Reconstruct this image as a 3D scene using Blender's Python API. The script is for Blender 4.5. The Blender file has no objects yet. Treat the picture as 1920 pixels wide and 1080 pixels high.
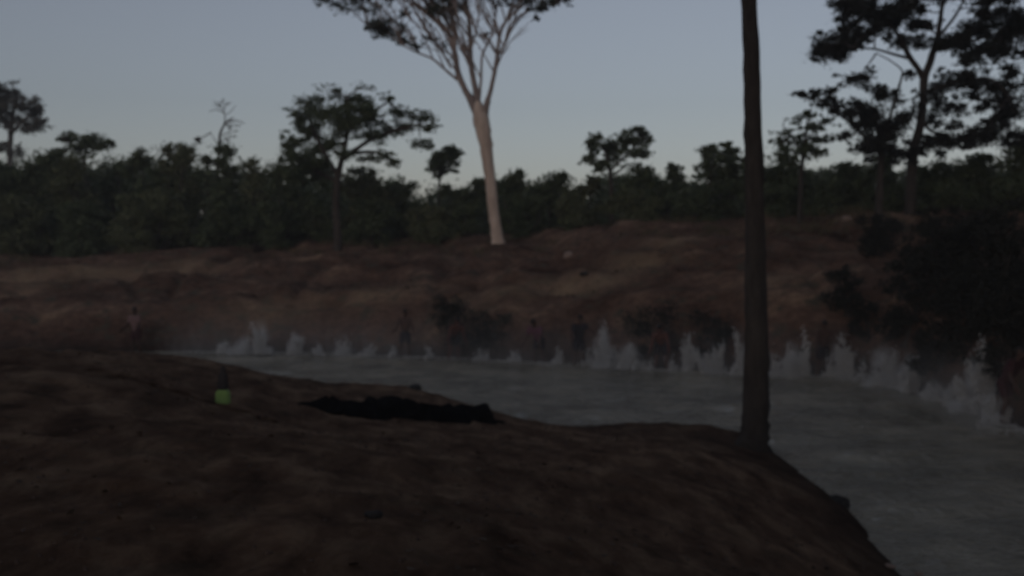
import bpy, math, random
import numpy as np
from mathutils import Vector

# ------------------------------------------------------------------ camera, sky, sun, exposure
scene = bpy.context.scene
COL = scene.collection
R = math.radians
F = 2059.0                       # focal length in photo pixels (50 degree lens)
EYE = 3.5                        # camera height above the pond (m)
PITCH = math.atan(70 / F)

cam_d = bpy.data.cameras.new('camera')
cam = bpy.data.objects.new('camera', cam_d); COL.objects.link(cam)
cam.location = (0, 0, EYE)
cam.rotation_euler = (R(90) - PITCH, 0, 0)
cam_d.sensor_width = 36
cam_d.lens = 36 * F / 1920
cam_d.clip_start = 0.05
cam_d.clip_end = 4000
cam_d.dof.use_dof = True         # the hand-held camera is a little out of focus throughout
cam_d.dof.focus_distance = 2.2
cam_d.dof.aperture_fstop = cam_d.lens / 9
scene.camera = cam

SUN_EL, SUN_AZ = R(5.5), R(205)   # low sun behind the camera
world = bpy.data.worlds.new('World'); scene.world = world
world.use_nodes = True
wn = world.node_tree.nodes; wl = world.node_tree.links
wn.clear()
sky = wn.new('ShaderNodeTexSky'); sky.sky_type = 'NISHITA'; sky.sun_disc = False
sky.sun_elevation = SUN_EL; sky.sun_rotation = SUN_AZ
sky.air_density = 1.0; sky.dust_density = .6; sky.ozone_density = 2.0
hsv = wn.new('ShaderNodeHueSaturation'); hsv.inputs['Saturation'].default_value = 0.44
bg = wn.new('ShaderNodeBackground'); bg.inputs['Strength'].default_value = 0.08
wo = wn.new('ShaderNodeOutputWorld')
tint = wn.new('ShaderNodeMix'); tint.data_type = 'RGBA'; tint.blend_type = 'MULTIPLY'
tint.inputs['Factor'].default_value = 1; tint.inputs[7].default_value = (.985, .962, 1.06, 1)   # camera white balance
wl.new(sky.outputs[0], hsv.inputs['Color']); wl.new(hsv.outputs[0], tint.inputs[6]); wl.new(tint.outputs[2], bg.inputs['Color'])
wl.new(bg.outputs[0], wo.inputs['Surface'])

sd = bpy.data.lights.new('sun', 'SUN'); sd.energy = 0.05; sd.angle = R(12); sd.color = (1, .82, .68)
sun = bpy.data.objects.new('sun', sd); COL.objects.link(sun)
sdir = Vector((math.sin(SUN_AZ) * math.cos(SUN_EL), math.cos(SUN_AZ) * math.cos(SUN_EL), math.sin(SUN_EL)))
sun.rotation_euler = sdir.to_track_quat('Z', 'Y').to_euler()
sun.location = (-8, -12, 12)

vs = scene.view_settings
vs.view_transform = 'Standard'; vs.look = 'None'; vs.exposure = 0.36; vs.gamma = 1.0
vs.use_curve_mapping = False
scene.render.engine = 'CYCLES'
scene.cycles.use_denoising = True
scene.cycles.max_bounces = 6
scene.cycles.transparent_max_bounces = 16
scene.cycles.volume_bounces = 1

rng = np.random.default_rng(11)
random.seed(11)

# ------------------------------------------------------------------ helpers
CP, SP = math.cos(PITCH), math.sin(PITCH)
def P(px, py, D):
    """point of the place seen at photo pixel (px, py) and D metres ahead"""
    a, b = (px - 960) / F, (540 - py) / F
    y = CP + b * SP; z = -SP + b * CP
    return np.array((a * D / y, D, EYE + z * D / y))

def on_plane(px, py, z):
    a, b = (px - 960) / F, (540 - py) / F
    y = CP + b * SP; zz = -SP + b * CP
    D = (z - EYE) / zz * y
    return np.array((a * D / y, D, z))

def mesh(name, V, faces, mat=None, smooth=False):
    """faces: list of (n,k) int arrays"""
    me = bpy.data.meshes.new(name)
    V = np.asarray(V, dtype=np.float32)
    me.vertices.add(len(V)); me.vertices.foreach_set('co', V.ravel())
    faces = [np.asarray(f, dtype=np.int32) for f in faces if len(f)]
    li = np.concatenate([f.ravel() for f in faces])
    tot = np.concatenate([np.full(len(f), f.shape[1], dtype=np.int32) for f in faces])
    st = np.concatenate(([0], np.cumsum(tot)[:-1])).astype(np.int32)
    me.loops.add(len(li)); me.loops.foreach_set('vertex_index', li)
    me.polygons.add(len(tot)); me.polygons.foreach_set('loop_start', st); me.polygons.foreach_set('loop_total', tot)
    if smooth:
        me.polygons.foreach_set('use_smooth', np.ones(len(tot), dtype=bool))
    me.update(calc_edges=True); me.validate()
    if mat: me.materials.append(mat)
    return me

def obj(name, me, parent=None, loc=None):
    o = bpy.data.objects.new(name, me); COL.objects.link(o)
    if parent is not None:
        o.parent = parent
    if loc is not None: o.location = loc
    return o

def empty(name, loc, label, cat, group=None):
    o = bpy.data.objects.new(name, None); COL.objects.link(o); o.location = loc
    o.empty_display_size = .2
    return tag(o, label, cat, group)

def tag(o, label=None, cat=None, group=None, kind=None):
    if label: o['label'] = label
    if cat: o['category'] = cat
    if group: o['group'] = group
    if kind: o['kind'] = kind
    return o

def vnoise2(x, y, seed=0):
    xi = np.floor(x).astype(np.int64); yi = np.floor(y).astype(np.int64)
    fx = x - xi; fy = y - yi
    fx = fx * fx * (3 - 2 * fx); fy = fy * fy * (3 - 2 * fy)
    def h(a, b):
        n = (a * 374761393 + b * 668265263 + seed * 974634777) & 0xffffffff
        n = ((n ^ (n >> 13)) * 1274126177) & 0xffffffff
        return ((n ^ (n >> 16)) & 0xffff) / 65535.0
    return (h(xi, yi) * (1 - fx) + h(xi + 1, yi) * fx) * (1 - fy) + (h(xi, yi + 1) * (1 - fx) + h(xi + 1, yi + 1) * fx) * fy

def fbm(x, y, o=4, seed=0):
    s = 0; a = .5
    for i in range(o):
        s = s + a * (vnoise2(x * 2 ** i + 17.3 * i, y * 2 ** i + 9.1 * i, seed + i) - .5); a *= .5
    return s

# ------------------------------------------------------------------ materials
def nmat(name):
    m = bpy.data.materials.new(name); m.use_nodes = True
    nt = m.node_tree; b = nt.nodes['Principled BSDF']
    return m, nt, b

def ramp(nt, fac, stops):
    r = nt.nodes.new('ShaderNodeValToRGB')
    e = r.color_ramp.elements
    while len(e) < len(stops): e.new(.5)
    for k, (p, c) in zip(e, stops):
        k.position = p; k.color = (*c, 1)
    nt.links.new(fac, r.inputs['Fac'])
    return r.outputs['Color']

def noise(nt, scale, detail=5, rough=.6, vec=None, dist=0):
    n = nt.nodes.new('ShaderNodeTexNoise')
    n.inputs['Scale'].default_value = scale; n.inputs['Detail'].default_value = detail
    n.inputs['Roughness'].default_value = rough; n.inputs['Distortion'].default_value = dist
    if vec is not None: nt.links.new(vec, n.inputs['Vector'])
    return n.outputs['Fac']

def mixc(nt, fac, a, b, mode='MIX'):
    m = nt.nodes.new('ShaderNodeMix'); m.data_type = 'RGBA'; m.blend_type = mode
    for s, v in ((m.inputs['Factor'], fac), (m.inputs[6], a), (m.inputs[7], b)):
        if isinstance(v, (int, float)): s.default_value = v
        elif isinstance(v, tuple): s.default_value = (*v, 1)
        else: nt.links.new(v, s)
    return m.outputs[2]

def objco(nt):
    return nt.nodes.new('ShaderNodeTexCoord').outputs['Object']

def geopos(nt):
    return nt.nodes.new('ShaderNodeNewGeometry').outputs['Position']

def bump(nt, b, h, strength=.5, dist=.05):
    n = nt.nodes.new('ShaderNodeBump'); n.inputs['Strength'].default_value = strength; n.inputs['Distance'].default_value = dist
    nt.links.new(h, n.inputs['Height']); nt.links.new(n.outputs[0], b.inputs['Normal'])

def soil_material():
    m, nt, b = nmat('laterite_soil')
    p = geopos(nt)
    mp = nt.nodes.new('ShaderNodeMapping'); mp.inputs['Scale'].default_value = (.55, 1, 1)
    nt.links.new(p, mp.inputs['Vector']); p2 = mp.outputs[0]
    base = ramp(nt, noise(nt, .55, 6, .62, p2, .4), [(.30, (.070, .038, .027)), (.46, (.150, .087, .062)), (.56, (.205, .124, .090)), (.68, (.36, .235, .155))])
    fine = ramp(nt, noise(nt, 6.5, 6, .7, p2), [(.3, (.45, .42, .40)), (.5, (.95, .95, .95)), (.72, (1.5, 1.45, 1.35))])
    c = mixc(nt, .85, base, fine, 'MULTIPLY')
    litter = ramp(nt, noise(nt, 2.3, 4, .6, p2), [(.54, (0, 0, 0)), (.66, (1, 1, 1))])
    c = mixc(nt, litter, c, (.11, .092, .068))
    at = nt.nodes.new('ShaderNodeAttribute'); at.attribute_name = 'soil'
    sp = nt.nodes.new('ShaderNodeSeparateColor'); nt.links.new(at.outputs['Color'], sp.inputs[0])
    tan = mixc(nt, noise(nt, 3, 5, .7, p2), (.27, .18, .11), (.52, .38, .24))
    c = mixc(nt, sp.outputs[0], c, tan)          # bare sandy scrapes on the far bank
    mh = nt.nodes.new('ShaderNodeMapping'); mh.inputs['Scale'].default_value = (1.15, .5, 1); mh.inputs['Rotation'].default_value = (0, 0, .5)
    nt.links.new(p, mh.inputs['Vector'])
    near_tone = ramp(nt, noise(nt, 2.0, 6, .66, mh.outputs[0], .3), [(.34, (.060, .036, .024)), (.5, (.19, .115, .075)), (.68, (.40, .27, .175))])
    c = mixc(nt, sp.outputs[2], c, near_tone)        # near-bank tone; foreground shade level is set in this soil colour
    c = mixc(nt, sp.outputs[1], c, (.035, .025, .021))   # wet mud along the water line
    nt.links.new(c, b.inputs['Base Color'])
    b.inputs['Roughness'].default_value = 1; b.inputs['Specular IOR Level'].default_value = .02
    mm = nt.nodes.new('ShaderNodeMath'); mm.operation = 'ADD'
    nt.links.new(noise(nt, 9, 8, .7, p), mm.inputs[0]); nt.links.new(noise(nt, 1.8, 5, .6, p), mm.inputs[1])
    bump(nt, b, mm.outputs[0], .9, .16)
    return m

def water_material():
    m, nt, b = nmat('muddy_water')
    p = geopos(nt)
    c = ramp(nt, noise(nt, .5, 5, .6, p), [(.35, (.20, .178, .132)), (.65, (.42, .372, .28))])
    nt.links.new(c, b.inputs['Base Color'])
    b.inputs['Roughness'].default_value = .12
    b.inputs['IOR'].default_value = 1.33
    mp = nt.nodes.new('ShaderNodeMapping'); mp.inputs['Scale'].default_value = (.7, 1.2, 1)
    nt.links.new(p, mp.inputs['Vector'])
    mm = nt.nodes.new('ShaderNodeMath'); mm.operation = 'ADD'
    nt.links.new(noise(nt, 3.2, 4, .55, mp.outputs[0], .5), mm.inputs[0]); nt.links.new(noise(nt, 9, 3, .5, mp.outputs[0]), mm.inputs[1])
    bump(nt, b, mm.outputs[0], 1, .12)
    return m

def leaf_material(name, c0, c1, c2):
    m, nt, b = nmat(name)
    g = nt.nodes.new('ShaderNodeNewGeometry')
    c = ramp(nt, g.outputs['Random Per Island'], [(0, c0), (.5, c1), (1, c2)])
    nt.links.new(c, b.inputs['Base Color'])
    b.inputs['Roughness'].default_value = .8; b.inputs['Specular IOR Level'].default_value = .12
    return m

def bark_material(name, c0, c1, sc=6):
    m, nt, b = nmat(name)
    p = geopos(nt)
    mp = nt.nodes.new('ShaderNodeMapping'); mp.inputs['Scale'].default_value = (1, 1, .3)
    nt.links.new(p, mp.inputs['Vector'])
    f = noise(nt, sc, 6, .7, mp.outputs[0], .3)
    nt.links.new(ramp(nt, f, [(.35, c0), (.65, c1)]), b.inputs['Base Color'])
    b.inputs['Roughness'].default_value = .9; b.inputs['Specular IOR Level'].default_value = .2
    bump(nt, b, f, .7, .05)
    return m

def plain(name, c0, c1=None, rough=.7, sc=8, bmp=.3, spec=.25):
    m, nt, b = nmat(name); b.inputs['Specular IOR Level'].default_value = spec
    f = noise(nt, sc, 5, .65, objco(nt))
    nt.links.new(ramp(nt, f, [(.3, c0), (.7, c1 or c0)]), b.inputs['Base Color'])
    b.inputs['Roughness'].default_value = rough
    bump(nt, b, f, bmp, .03)
    return m

M = dict(
    soil=soil_material(), water=water_material(),
    leaf=leaf_material('dark_leaves', (.050, .066, .034), (.085, .104, .052), (.12, .14, .075)),
    leaf_olive=leaf_material('olive_leaves', (.070, .082, .040), (.115, .125, .062), (.16, .165, .09)),
    leaf_shaded=leaf_material('shaded_leaves', (.018, .018, .015), (.028, .028, .022), (.042, .040, .032)),  # leaf colour darkened to stand in for shade
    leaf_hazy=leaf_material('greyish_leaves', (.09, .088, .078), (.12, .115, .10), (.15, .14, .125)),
    leaf_crown=leaf_material('crown_leaves', (.035, .040, .030), (.055, .060, .042), (.085, .085, .062)),
    litter=leaf_material('dry_litter', (.055, .036, .025), (.09, .060, .042), (.125, .088, .062)),
    grass=leaf_material('dry_grass', (.07, .055, .032), (.10, .080, .046), (.15, .12, .07)),
    bark=bark_material('dark_bark', (.045, .036, .031), (.085, .068, .056)),
    bark_near=bark_material('near_bark', (.036, .029, .025), (.066, .054, .046), 9),
    bark_pale=bark_material('pale_bark', (.46, .34, .265), (.72, .57, .46), 4),
    bark_limb=bark_material('limb_bark', (.22, .17, .15), (.38, .30, .26), 5),
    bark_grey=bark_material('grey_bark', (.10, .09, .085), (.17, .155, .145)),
    rock=plain('red_rock', (.07, .045, .036), (.13, .085, .066), .9, 5, .6),
    pale_rock=plain('pale_rock', (.22, .15, .12), (.36, .26, .20), .9, 4, .6),
    dark_rock=plain('dark_rock', (.022, .020, .019), (.045, .040, .036), .9, 5, .6),
    black=plain('black_sheeting', (.005, .005, .006), (.014, .013, .014), 1, 5, .4, 0),
    post=plain('dark_post', (.048, .043, .043), (.068, .060, .060), 1, 6, .3, 0),
    lime=plain('lime_plastic', (.26, .40, .11), (.32, .48, .15), .6, 6),
    skin=plain('skin', (.06, .032, .024), (.095, .05, .036), .6, 5),
    skin_red=plain('skin_reddish', (.10, .040, .030), (.14, .058, .043), .6, 5),
    hair=plain('hair', (.010, .008, .007), (.018, .014, .012), .6, 20),
    cloth_pink=plain('pink_cloth', (.17, .10, .095), (.22, .13, .12), .9, 10),
    cloth_red=plain('red_cloth', (.045, .016, .018), (.065, .022, .025), .9, 10),
    cloth_dark=plain('dark_cloth', (.020, .018, .022), (.035, .03, .036), .9, 10),
    cloth_purple=plain('purple_cloth', (.11, .045, .065), (.16, .07, .095), .9, 10),
)
def spray_material():
    m, nt, b = nmat('white_water')
    b.inputs['Base Color'].default_value = (.82, .80, .77, 1)
    b.inputs['Roughness'].default_value = .35
    b.inputs['Subsurface Weight'].default_value = .0
    tr = nt.nodes.new('ShaderNodeBsdfTranslucent'); tr.inputs['Color'].default_value = (.82, .80, .77, 1)
    mx = nt.nodes.new('ShaderNodeMixShader'); mx.inputs[0].default_value = .45
    out = nt.nodes['Material Output']
    nt.links.new(b.outputs[0], mx.inputs[1]); nt.links.new(tr.outputs[0], mx.inputs[2]); nt.links.new(mx.outputs[0], out.inputs['Surface'])
    return m
M['spray'] = spray_material()
def mist_material(dens, wide=False):
    m = bpy.data.materials.new('spray_mist'); m.use_nodes = True
    nt = m.node_tree; nt.nodes.clear()
    out = nt.nodes.new('ShaderNodeOutputMaterial'); v = nt.nodes.new('ShaderNodeVolumePrincipled')
    v.inputs['Color'].default_value = (.96, .94, .91, 1); v.inputs['Anisotropy'].default_value = 0
    def math_(op, a, b=None, c=None):
        n_ = nt.nodes.new('ShaderNodeMath'); n_.operation = op
        for k_, v_ in enumerate((a, b, c)):
            if v_ is None: continue
            if isinstance(v_, (int, float)): n_.inputs[k_].default_value = v_
            else: nt.links.new(v_, n_.inputs[k_])
        return n_.outputs[0]
    tc = nt.nodes.new('ShaderNodeTexCoord')
    gr = nt.nodes.new('ShaderNodeSeparateXYZ'); nt.links.new(tc.outputs['Generated'], gr.inputs[0])
    z = gr.outputs['Z']
    pos = geopos(nt); mp = nt.nodes.new('ShaderNodeMapping'); mp.inputs['Scale'].default_value = (1, 1, .45); nt.links.new(pos, mp.inputs['Vector'])
    n = noise(nt, 4.5, 4, .65, mp.outputs[0], .3)
    nn = math_('MULTIPLY_ADD', n, 3.2, -1.0)
    nn = math_('MAXIMUM', nn, 0)
    lo = noise(nt, 1.9, 2, .5, pos)
    if wide:
        fall = math_('POWER', math_('SUBTRACT', 1, z), 2.0)
    else:
        x2 = math_('POWER', math_('MULTIPLY_ADD', gr.outputs['X'], 2, -1), 2); y2 = math_('POWER', math_('MULTIPLY_ADD', gr.outputs['Y'], 2, -1), 2)
        rho = math_('SQRT', math_('ADD', x2, y2))
        wid = math_('MULTIPLY_ADD', math_('POWER', z, .6), -.62, .92)
        wid = math_('MULTIPLY', wid, math_('MAXIMUM', math_('MULTIPLY_ADD', lo, 4.5, -1.35), .12))
        q = math_('DIVIDE', rho, wid)
        fall = math_('MULTIPLY', math_('MAXIMUM', math_('SUBTRACT', 1, math_('MULTIPLY', q, q)), 0), math_('MULTIPLY_ADD', z, -.8, .9))
        fall = math_('MULTIPLY', fall, math_('MINIMUM', math_('MULTIPLY', math_('SUBTRACT', 1, z), 3), 1))
    oi = nt.nodes.new('ShaderNodeObjectInfo'); sc_ = nt.nodes.new('ShaderNodeSeparateColor'); nt.links.new(oi.outputs['Color'], sc_.inputs[0])
    m1_ = math_('MULTIPLY', math_('MULTIPLY', fall, nn), sc_.outputs[0])
    m2 = nt.nodes.new('ShaderNodeMath'); m2.operation = 'MULTIPLY'; m2.inputs[1].default_value = dens; nt.links.new(m1_, m2.inputs[0])
    nt.links.new(m2.outputs[0], v.inputs['Density']); nt.links.new(v.outputs[0], out.inputs['Volume'])
    return m
M['mist'] = mist_material(7.0)
M['veil'] = mist_material(.19, True)

# ------------------------------------------------------------------ terrain
NEAR = [  # px, py, height above the water of the near bank
    (0, 1080, 1.9), (500, 1080, 1.85), (1000, 1080, 1.6), (1400, 1080, 1.0), (1670, 1080, .10),
    (0, 950, 1.9), (500, 950, 1.8), (1000, 950, 1.4), (1400, 950, .8), (1568, 940, .10),
    (0, 850, 1.95), (500, 850, 1.75), (1000, 850, 1.1), (1300, 850, .7), (1447, 848, .10),
    (0, 800, 2.0), (300, 800, 1.85), (600, 800, 1.35), (900, 800, .8), (1050, 797, .12), (1200, 793, .22), (1390, 808, .22),
    (0, 750, 2.05), (300, 750, 1.85), (550, 752, 1.45),
    (0, 653, 2.25), (200, 655, 2.05), (345, 666, 1.8), (420, 681, 1.65), (520, 700, 1.4), (600, 714, 1.2), (700, 724, 1.05), (775, 728, .95), (850, 747, .7), (950, 780, .3)]
cp = [on_plane(*q) for q in NEAR]
for x, y, z in ((-12, -4, 1.9), (0, -4, 1.9), (0, 2, 1.85), (4, 2, 1.2), (-14, 6, 2.1), (-22, 12, 2.3), (-22, 4, 2.2), (-28, 20, 2.3), (-14, 16, 2.2)):
    cp.append(np.array((x, y, z)))
cp = np.array(cp)
RIM = np.array([(-60, 30, 2.3), (-30, 22, 2.3), (-14, 16.5, 2.25)] + [tuple(cp[i]) for i in (25, 26, 27, 28, 29, 30, 31, 32, 33, 34, 19, 20, 21, 14, 9, 4)] + [(4.1, 7, .1), (4.6, 3, .1), (5.5, -10, .1)])
def tps_k(d2): return .5 * d2 * np.log(d2 + 1e-9)
_n = len(cp)
_A = np.zeros((_n + 3, _n + 3)); _d = ((cp[:, None, :2] - cp[None, :, :2]) ** 2).sum(-1)
_A[:_n, :_n] = tps_k(_d) + np.eye(_n) * .02; _A[:_n, _n] = 1; _A[:_n, _n + 1:] = cp[:, :2]; _A[_n:, :_n] = _A[:_n, _n:].T
_w = np.linalg.solve(_A, np.concatenate((cp[:, 2], np.zeros(3))))
def near_h(X, Y):
    X2 = np.clip(X, -30, 12); Y2 = np.clip(Y, -6, 34)
    z = _w[_n] + _w[_n + 1] * X2 + _w[_n + 2] * Y2
    for i in range(_n):
        z = z + _w[i] * tps_k((X2 - cp[i, 0]) ** 2 + (Y2 - cp[i, 1]) ** 2)
    z = np.clip(z, -1.2, 2.3)
    best = np.full(np.shape(X), 1e9); cap = np.full(np.shape(X), 2.4)
    for a, b in zip(RIM[:-1], RIM[1:]):          # past its rim the bank drops to the pond
        d = b - a; L = (d[:2] ** 2).sum()
        t = np.clip(((X - a[0]) * d[0] + (Y - a[1]) * d[1]) / L, 0, 1)
        dd = np.hypot(X - a[0] - t * d[0], Y - a[1] - t * d[1])
        sg = np.where(d[0] * (Y - a[1]) - d[1] * (X - a[0]) > 0, 1., -1.)
        k = dd < best - 1e-6
        best = np.where(k, dd, best)
        cap = np.where(k, np.where(sg > 0, a[2] + t * d[2] - .62 * dd, 9.), cap)
    return np.maximum(np.minimum(z, cap), -1.2)

SHORE_PX = [(-300, 656), (0, 657), (350, 658), (600, 662), (850, 670), (1000, 678), (1200, 690), (1440, 700), (1600, 706), (1690, 725), (1780, 752), (1860, 780), (1930, 815)]
SHORE = [(-70, 44), (-40, 41)] + [tuple(on_plane(x, y, 0)[:2]) for x, y in SHORE_PX] + [(10.6, 15), (11.2, 5), (12, -12), (14, -40)]
SH = np.array(SHORE)
def shore_sd(X, Y):
    """distance to the far shore line, positive on the land side"""
    best = np.full(X.shape, 1e9); sg = np.ones(X.shape)
    for a, b in zip(SH[:-1], SH[1:]):
        d = b - a; L = (d ** 2).sum()
        t = np.clip(((X - a[0]) * d[0] + (Y - a[1]) * d[1]) / L, 0, 1)
        qx = X - a[0] - t * d[0]; qy = Y - a[1] - t * d[1]
        dd = np.hypot(qx, qy); s = np.where(d[0] * (Y - a[1]) - d[1] * (X - a[0]) > 0, 1., -1.)
        k = dd < best - 1e-6
        best = np.where(k, dd, best); sg = np.where(k, s, sg)
    return best * sg
PD = np.array([-6, -3, -1.2, 0, .35, 1.0, 2.0, 5, 9, 12, 15, 40, 4000])
PZ = np.array([-1.2, -1.0, -.5, 0, .38, 1.25, 1.7, 2.25, 3.05, 3.5, 3.55, 3.6, 3.6])
def far_h(X, Y):
    wob = fbm(X * .33, Y * .33, 3, 5) * 2.2 + fbm(X * 1.3, Y * 1.3, 3, 9) * .7
    sd0 = shore_sd(X, Y)
    s = sd0 + wob * np.clip(sd0 / 2 + .25, 0, 1)
    z = np.interp(s, PD, PZ)
    k = np.interp(X, [-26, -10, 0, 8, 30], [.93, 1.06, 1.20, 1.38, 1.42])
    z = np.where(z > 0, z * k, z)
    led = np.clip((sd0 - .8) / 2, 0, 1) * np.clip((15 - sd0) / 3, 0, 1)
    ph = z / .62 + 2.4 * fbm(X * .16, Y * .16, 3, 81)
    z = z + led * (.11 * np.sin(2 * math.pi * ph) * (.4 + 1.6 * vnoise2(X * .3 + 5, Y * .3, 83)))
    gul = 1 - np.abs(2 * vnoise2(X * .55 + 1.2 * vnoise2(X * .2, Y * .2, 85), Y * .10, 84) - 1)
    z = z - led * .28 * np.clip(gul - .72, 0, 1) / .28
    z = z + led * fbm(X * 2.6, Y * 2.6, 3, 86) * .2
    return z, sd0
def ground_h(X, Y):
    X = np.asarray(X, float); Y = np.asarray(Y, float)
    zn = near_h(X, Y); zf, s = far_h(X, Y)
    z = np.maximum(zn, zf)
    amp = np.clip(np.maximum(zn, zf) * 2 + .25, .15, 1)
    z = z + amp * (fbm(X * .9, Y * .9, 4, 21) * .16 + fbm(X * 4.5, Y * 3.2, 3, 31) * .085)
    z = z + np.where(s > 2, fbm(X * .25, Y * .25, 3, 41) * np.clip((s - 2) / 6, 0, 1) * .5, 0)
    return z, zn, s
def gz(x, y): return float(ground_h(np.array([x]), np.array([y]))[0][0])

def hit(px, py, d0=22., d1=70.):
    """where the sight line through a photo pixel meets the ground"""
    D = np.arange(d0, d1, .1); pts = np.array([P(px, py, d) for d in D])
    g = np.maximum(ground_h(pts[:, 0], pts[:, 1])[0], 0)
    k = np.nonzero(g >= pts[:, 2])[0]
    i = k[0] if len(k) else len(D) - 1
    return np.array((pts[i, 0], pts[i, 1], g[i]))

def axis(lo, hi, step, far, n):
    a = np.arange(lo, hi, step)
    g = np.geomspace(step * 4, far - hi, n)
    g2 = np.geomspace(step * 4, lo + far, n)
    return np.concatenate(((lo - g2)[::-1], a, hi + g))
gx = axis(-26, 20, .11, 900, 26); gy = axis(3.5, 54, .11, 900, 26)
GX, GY = np.meshgrid(gx, gy)
GZ, GN, GS = ground_h(GX, GY)
nx, ny = len(gx), len(gy)
idx = np.arange(nx * ny).reshape(ny, nx)
Q = np.stack((idx[:-1, :-1], idx[:-1, 1:], idx[1:, 1:], idx[1:, :-1]), -1).reshape(-1, 4)
gme = mesh('ground', np.stack((GX, GY, GZ), -1).reshape(-1, 3), [Q], M['soil'], True)
ground = obj('ground', gme); tag(ground, kind='structure')
tanw = np.zeros_like(GX)
def scrape(px, py, z, rx, ry, w, rot=0):
    global tanw
    c = hit(px, py)
    dx = GX - c[0]; dy = GY - c[1]
    u = dx * math.cos(rot) + dy * math.sin(rot); v = -dx * math.sin(rot) + dy * math.cos(rot)
    tanw = np.maximum(tanw, w * np.exp(-(u / rx) ** 2 - (v / ry) ** 2))
for a in ((60, 520, 2.4, 3.5, 1.6, .8), (200, 505, 2.6, 3.2, 1.0, .7), (360, 500, 2.8, 2.5, .8, .4), (600, 580, 1.75, 3.2, .7, .55), (700, 545, 2.1, 3, 1.0, .35),
          (950, 545, 2.0, 1.6, .7, .8), (1050, 548, 1.9, 1.5, .8, .85), (1130, 520, 2.3, 1.3, 1.0, .75), (1200, 500, 2.6, 1.2, 1.2, .75), (1260, 460, 3.2, .9, 1.6, .6),
          (1000, 437, 4.0, 1.6, .5, .8), (900, 440, 3.9, 3.5, .3, .4), (1340, 410, 4.6, 3, .5, .55), (1600, 400, 4.7, 2, .5, .5), (700, 452, 3.7, 2.5, .35, .4), (1480, 520, 2.3, 1.4, .8, .3)):
    scrape(*a)
tanw *= np.clip(.75 + 2.2 * fbm(GX * .8, GY * 1.3, 4, 77), 0, 1.2)
tanw = np.clip(tanw, 0, 1)
wet = np.clip(1 - (GZ - .05) / .45, 0, 1) * .8
ca = gme.color_attributes.new('soil', 'FLOAT_COLOR', 'POINT')
ca.data.foreach_set('color', np.stack((tanw, wet, np.where(GS < -2, .75, 0.), np.ones_like(wet)), -1).astype(np.float32).ravel())

# pond
wx = np.arange(-42, 20.01, .15); wy = np.arange(-6, 44.01, .12)
WX, WY = np.meshgrid(wx, wy)
WZ = fbm(WX * .6, WY * .9, 3, 51) * .14 + fbm(WX * 1.7, WY * 2.2, 3, 52) * .14
idx = np.arange(WX.size).reshape(WX.shape)
Q = np.stack((idx[:-1, :-1], idx[:-1, 1:], idx[1:, 1:], idx[1:, :-1]), -1).reshape(-1, 4)
pond = obj('pond_water', mesh('pond_water', np.stack((WX, WY, WZ), -1).reshape(-1, 3), [Q], M['water'], True)); tag(pond, kind='structure')

# ------------------------------------------------------------------ plant building
class Tubes:
    def __init__(s): s.V = []; s.F = []; s.n = 0
    def add(s, pts, rad, seg=8, wob=.08):
        pts = np.asarray(pts, float); rad = np.asarray(rad, float)
        # smooth the path
        if len(pts) > 2:
            t = np.arange(len(pts)); tt = np.linspace(0, len(pts) - 1, (len(pts) - 1) * 4 + 1)
            new = np.empty((len(tt), 3))
            for i, u in enumerate(tt):
                k = min(int(u), len(pts) - 2); f = u - k
                p0 = pts[max(k - 1, 0)]; p1 = pts[k]; p2 = pts[k + 1]; p3 = pts[min(k + 2, len(pts) - 1)]
                new[i] = .5 * ((2 * p1) + (-p0 + p2) * f + (2 * p0 - 5 * p1 + 4 * p2 - p3) * f * f + (-p0 + 3 * p1 - 3 * p2 + p3) * f ** 3)
            rad = np.interp(tt, t, rad); pts = new
        d = np.gradient(pts, axis=0); d /= np.linalg.norm(d, axis=1)[:, None] + 1e-9
        ref = np.array((.2, 1, .1)); a = np.cross(d, ref); a /= np.linalg.norm(a, axis=1)[:, None] + 1e-9; b = np.cross(d, a)
        ang = np.linspace(0, 2 * math.pi, seg, endpoint=False)
        jr = 1 + wob * rng.standard_normal((len(pts), seg))
        ring = pts[:, None] + (np.cos(ang)[None, :, None] * a[:, None] + np.sin(ang)[None, :, None] * b[:, None]) * (rad[:, None] * jr)[..., None]
        base = s.n; m = len(pts)
        i = np.arange(m * seg).reshape(m, seg) + base
        j = np.roll(i, -1, axis=1)
        s.F.append(np.stack((i[:-1], j[:-1], j[1:], i[1:]), -1).reshape(-1, 4))
        s.V.append(ring.reshape(-1, 3)); s.n += m * seg
        # end caps
        for row, c in ((i[0], pts[0]), (i[-1], pts[-1])):
            s.V.append(c[None]); k = s.n; s.n += 1
            s.F.append(np.stack((row, np.roll(row, -1), np.full(seg, k), np.full(seg, k)), -1))
    def mesh(s, name, mat, org=(0, 0, 0)):
        F4 = np.concatenate(s.F)
        tri = F4[:, 2] == F4[:, 3]
        return mesh(name, np.concatenate(s.V) - np.asarray(org), [F4[~tri], F4[tri][:, :3]], mat, True)

def leaf_quads(C, size, flat=.0):
    """one folded leaf (two triangles) round each point"""
    n = len(C)
    u = rng.standard_normal((n, 3)); u[:, 2] *= 1 - flat; u /= np.linalg.norm(u, axis=1)[:, None]
    v = rng.standard_normal((n, 3)); v[:, 2] *= 1 - flat; v -= (v * u).sum(1)[:, None] * u; v /= np.linalg.norm(v, axis=1)[:, None]
    w = np.cross(u, v)
    L = size * rng.uniform(.6, 1.35, n)[:, None]; W = L * rng.uniform(.4, .62, n)[:, None]
    V = np.stack((C - u * L * .5, C + v * W * .5 + w * W * .15, C + u * L * .5, C - v * W * .5 + w * W * .15), 1)
    return V.reshape(-1, 3)

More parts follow.
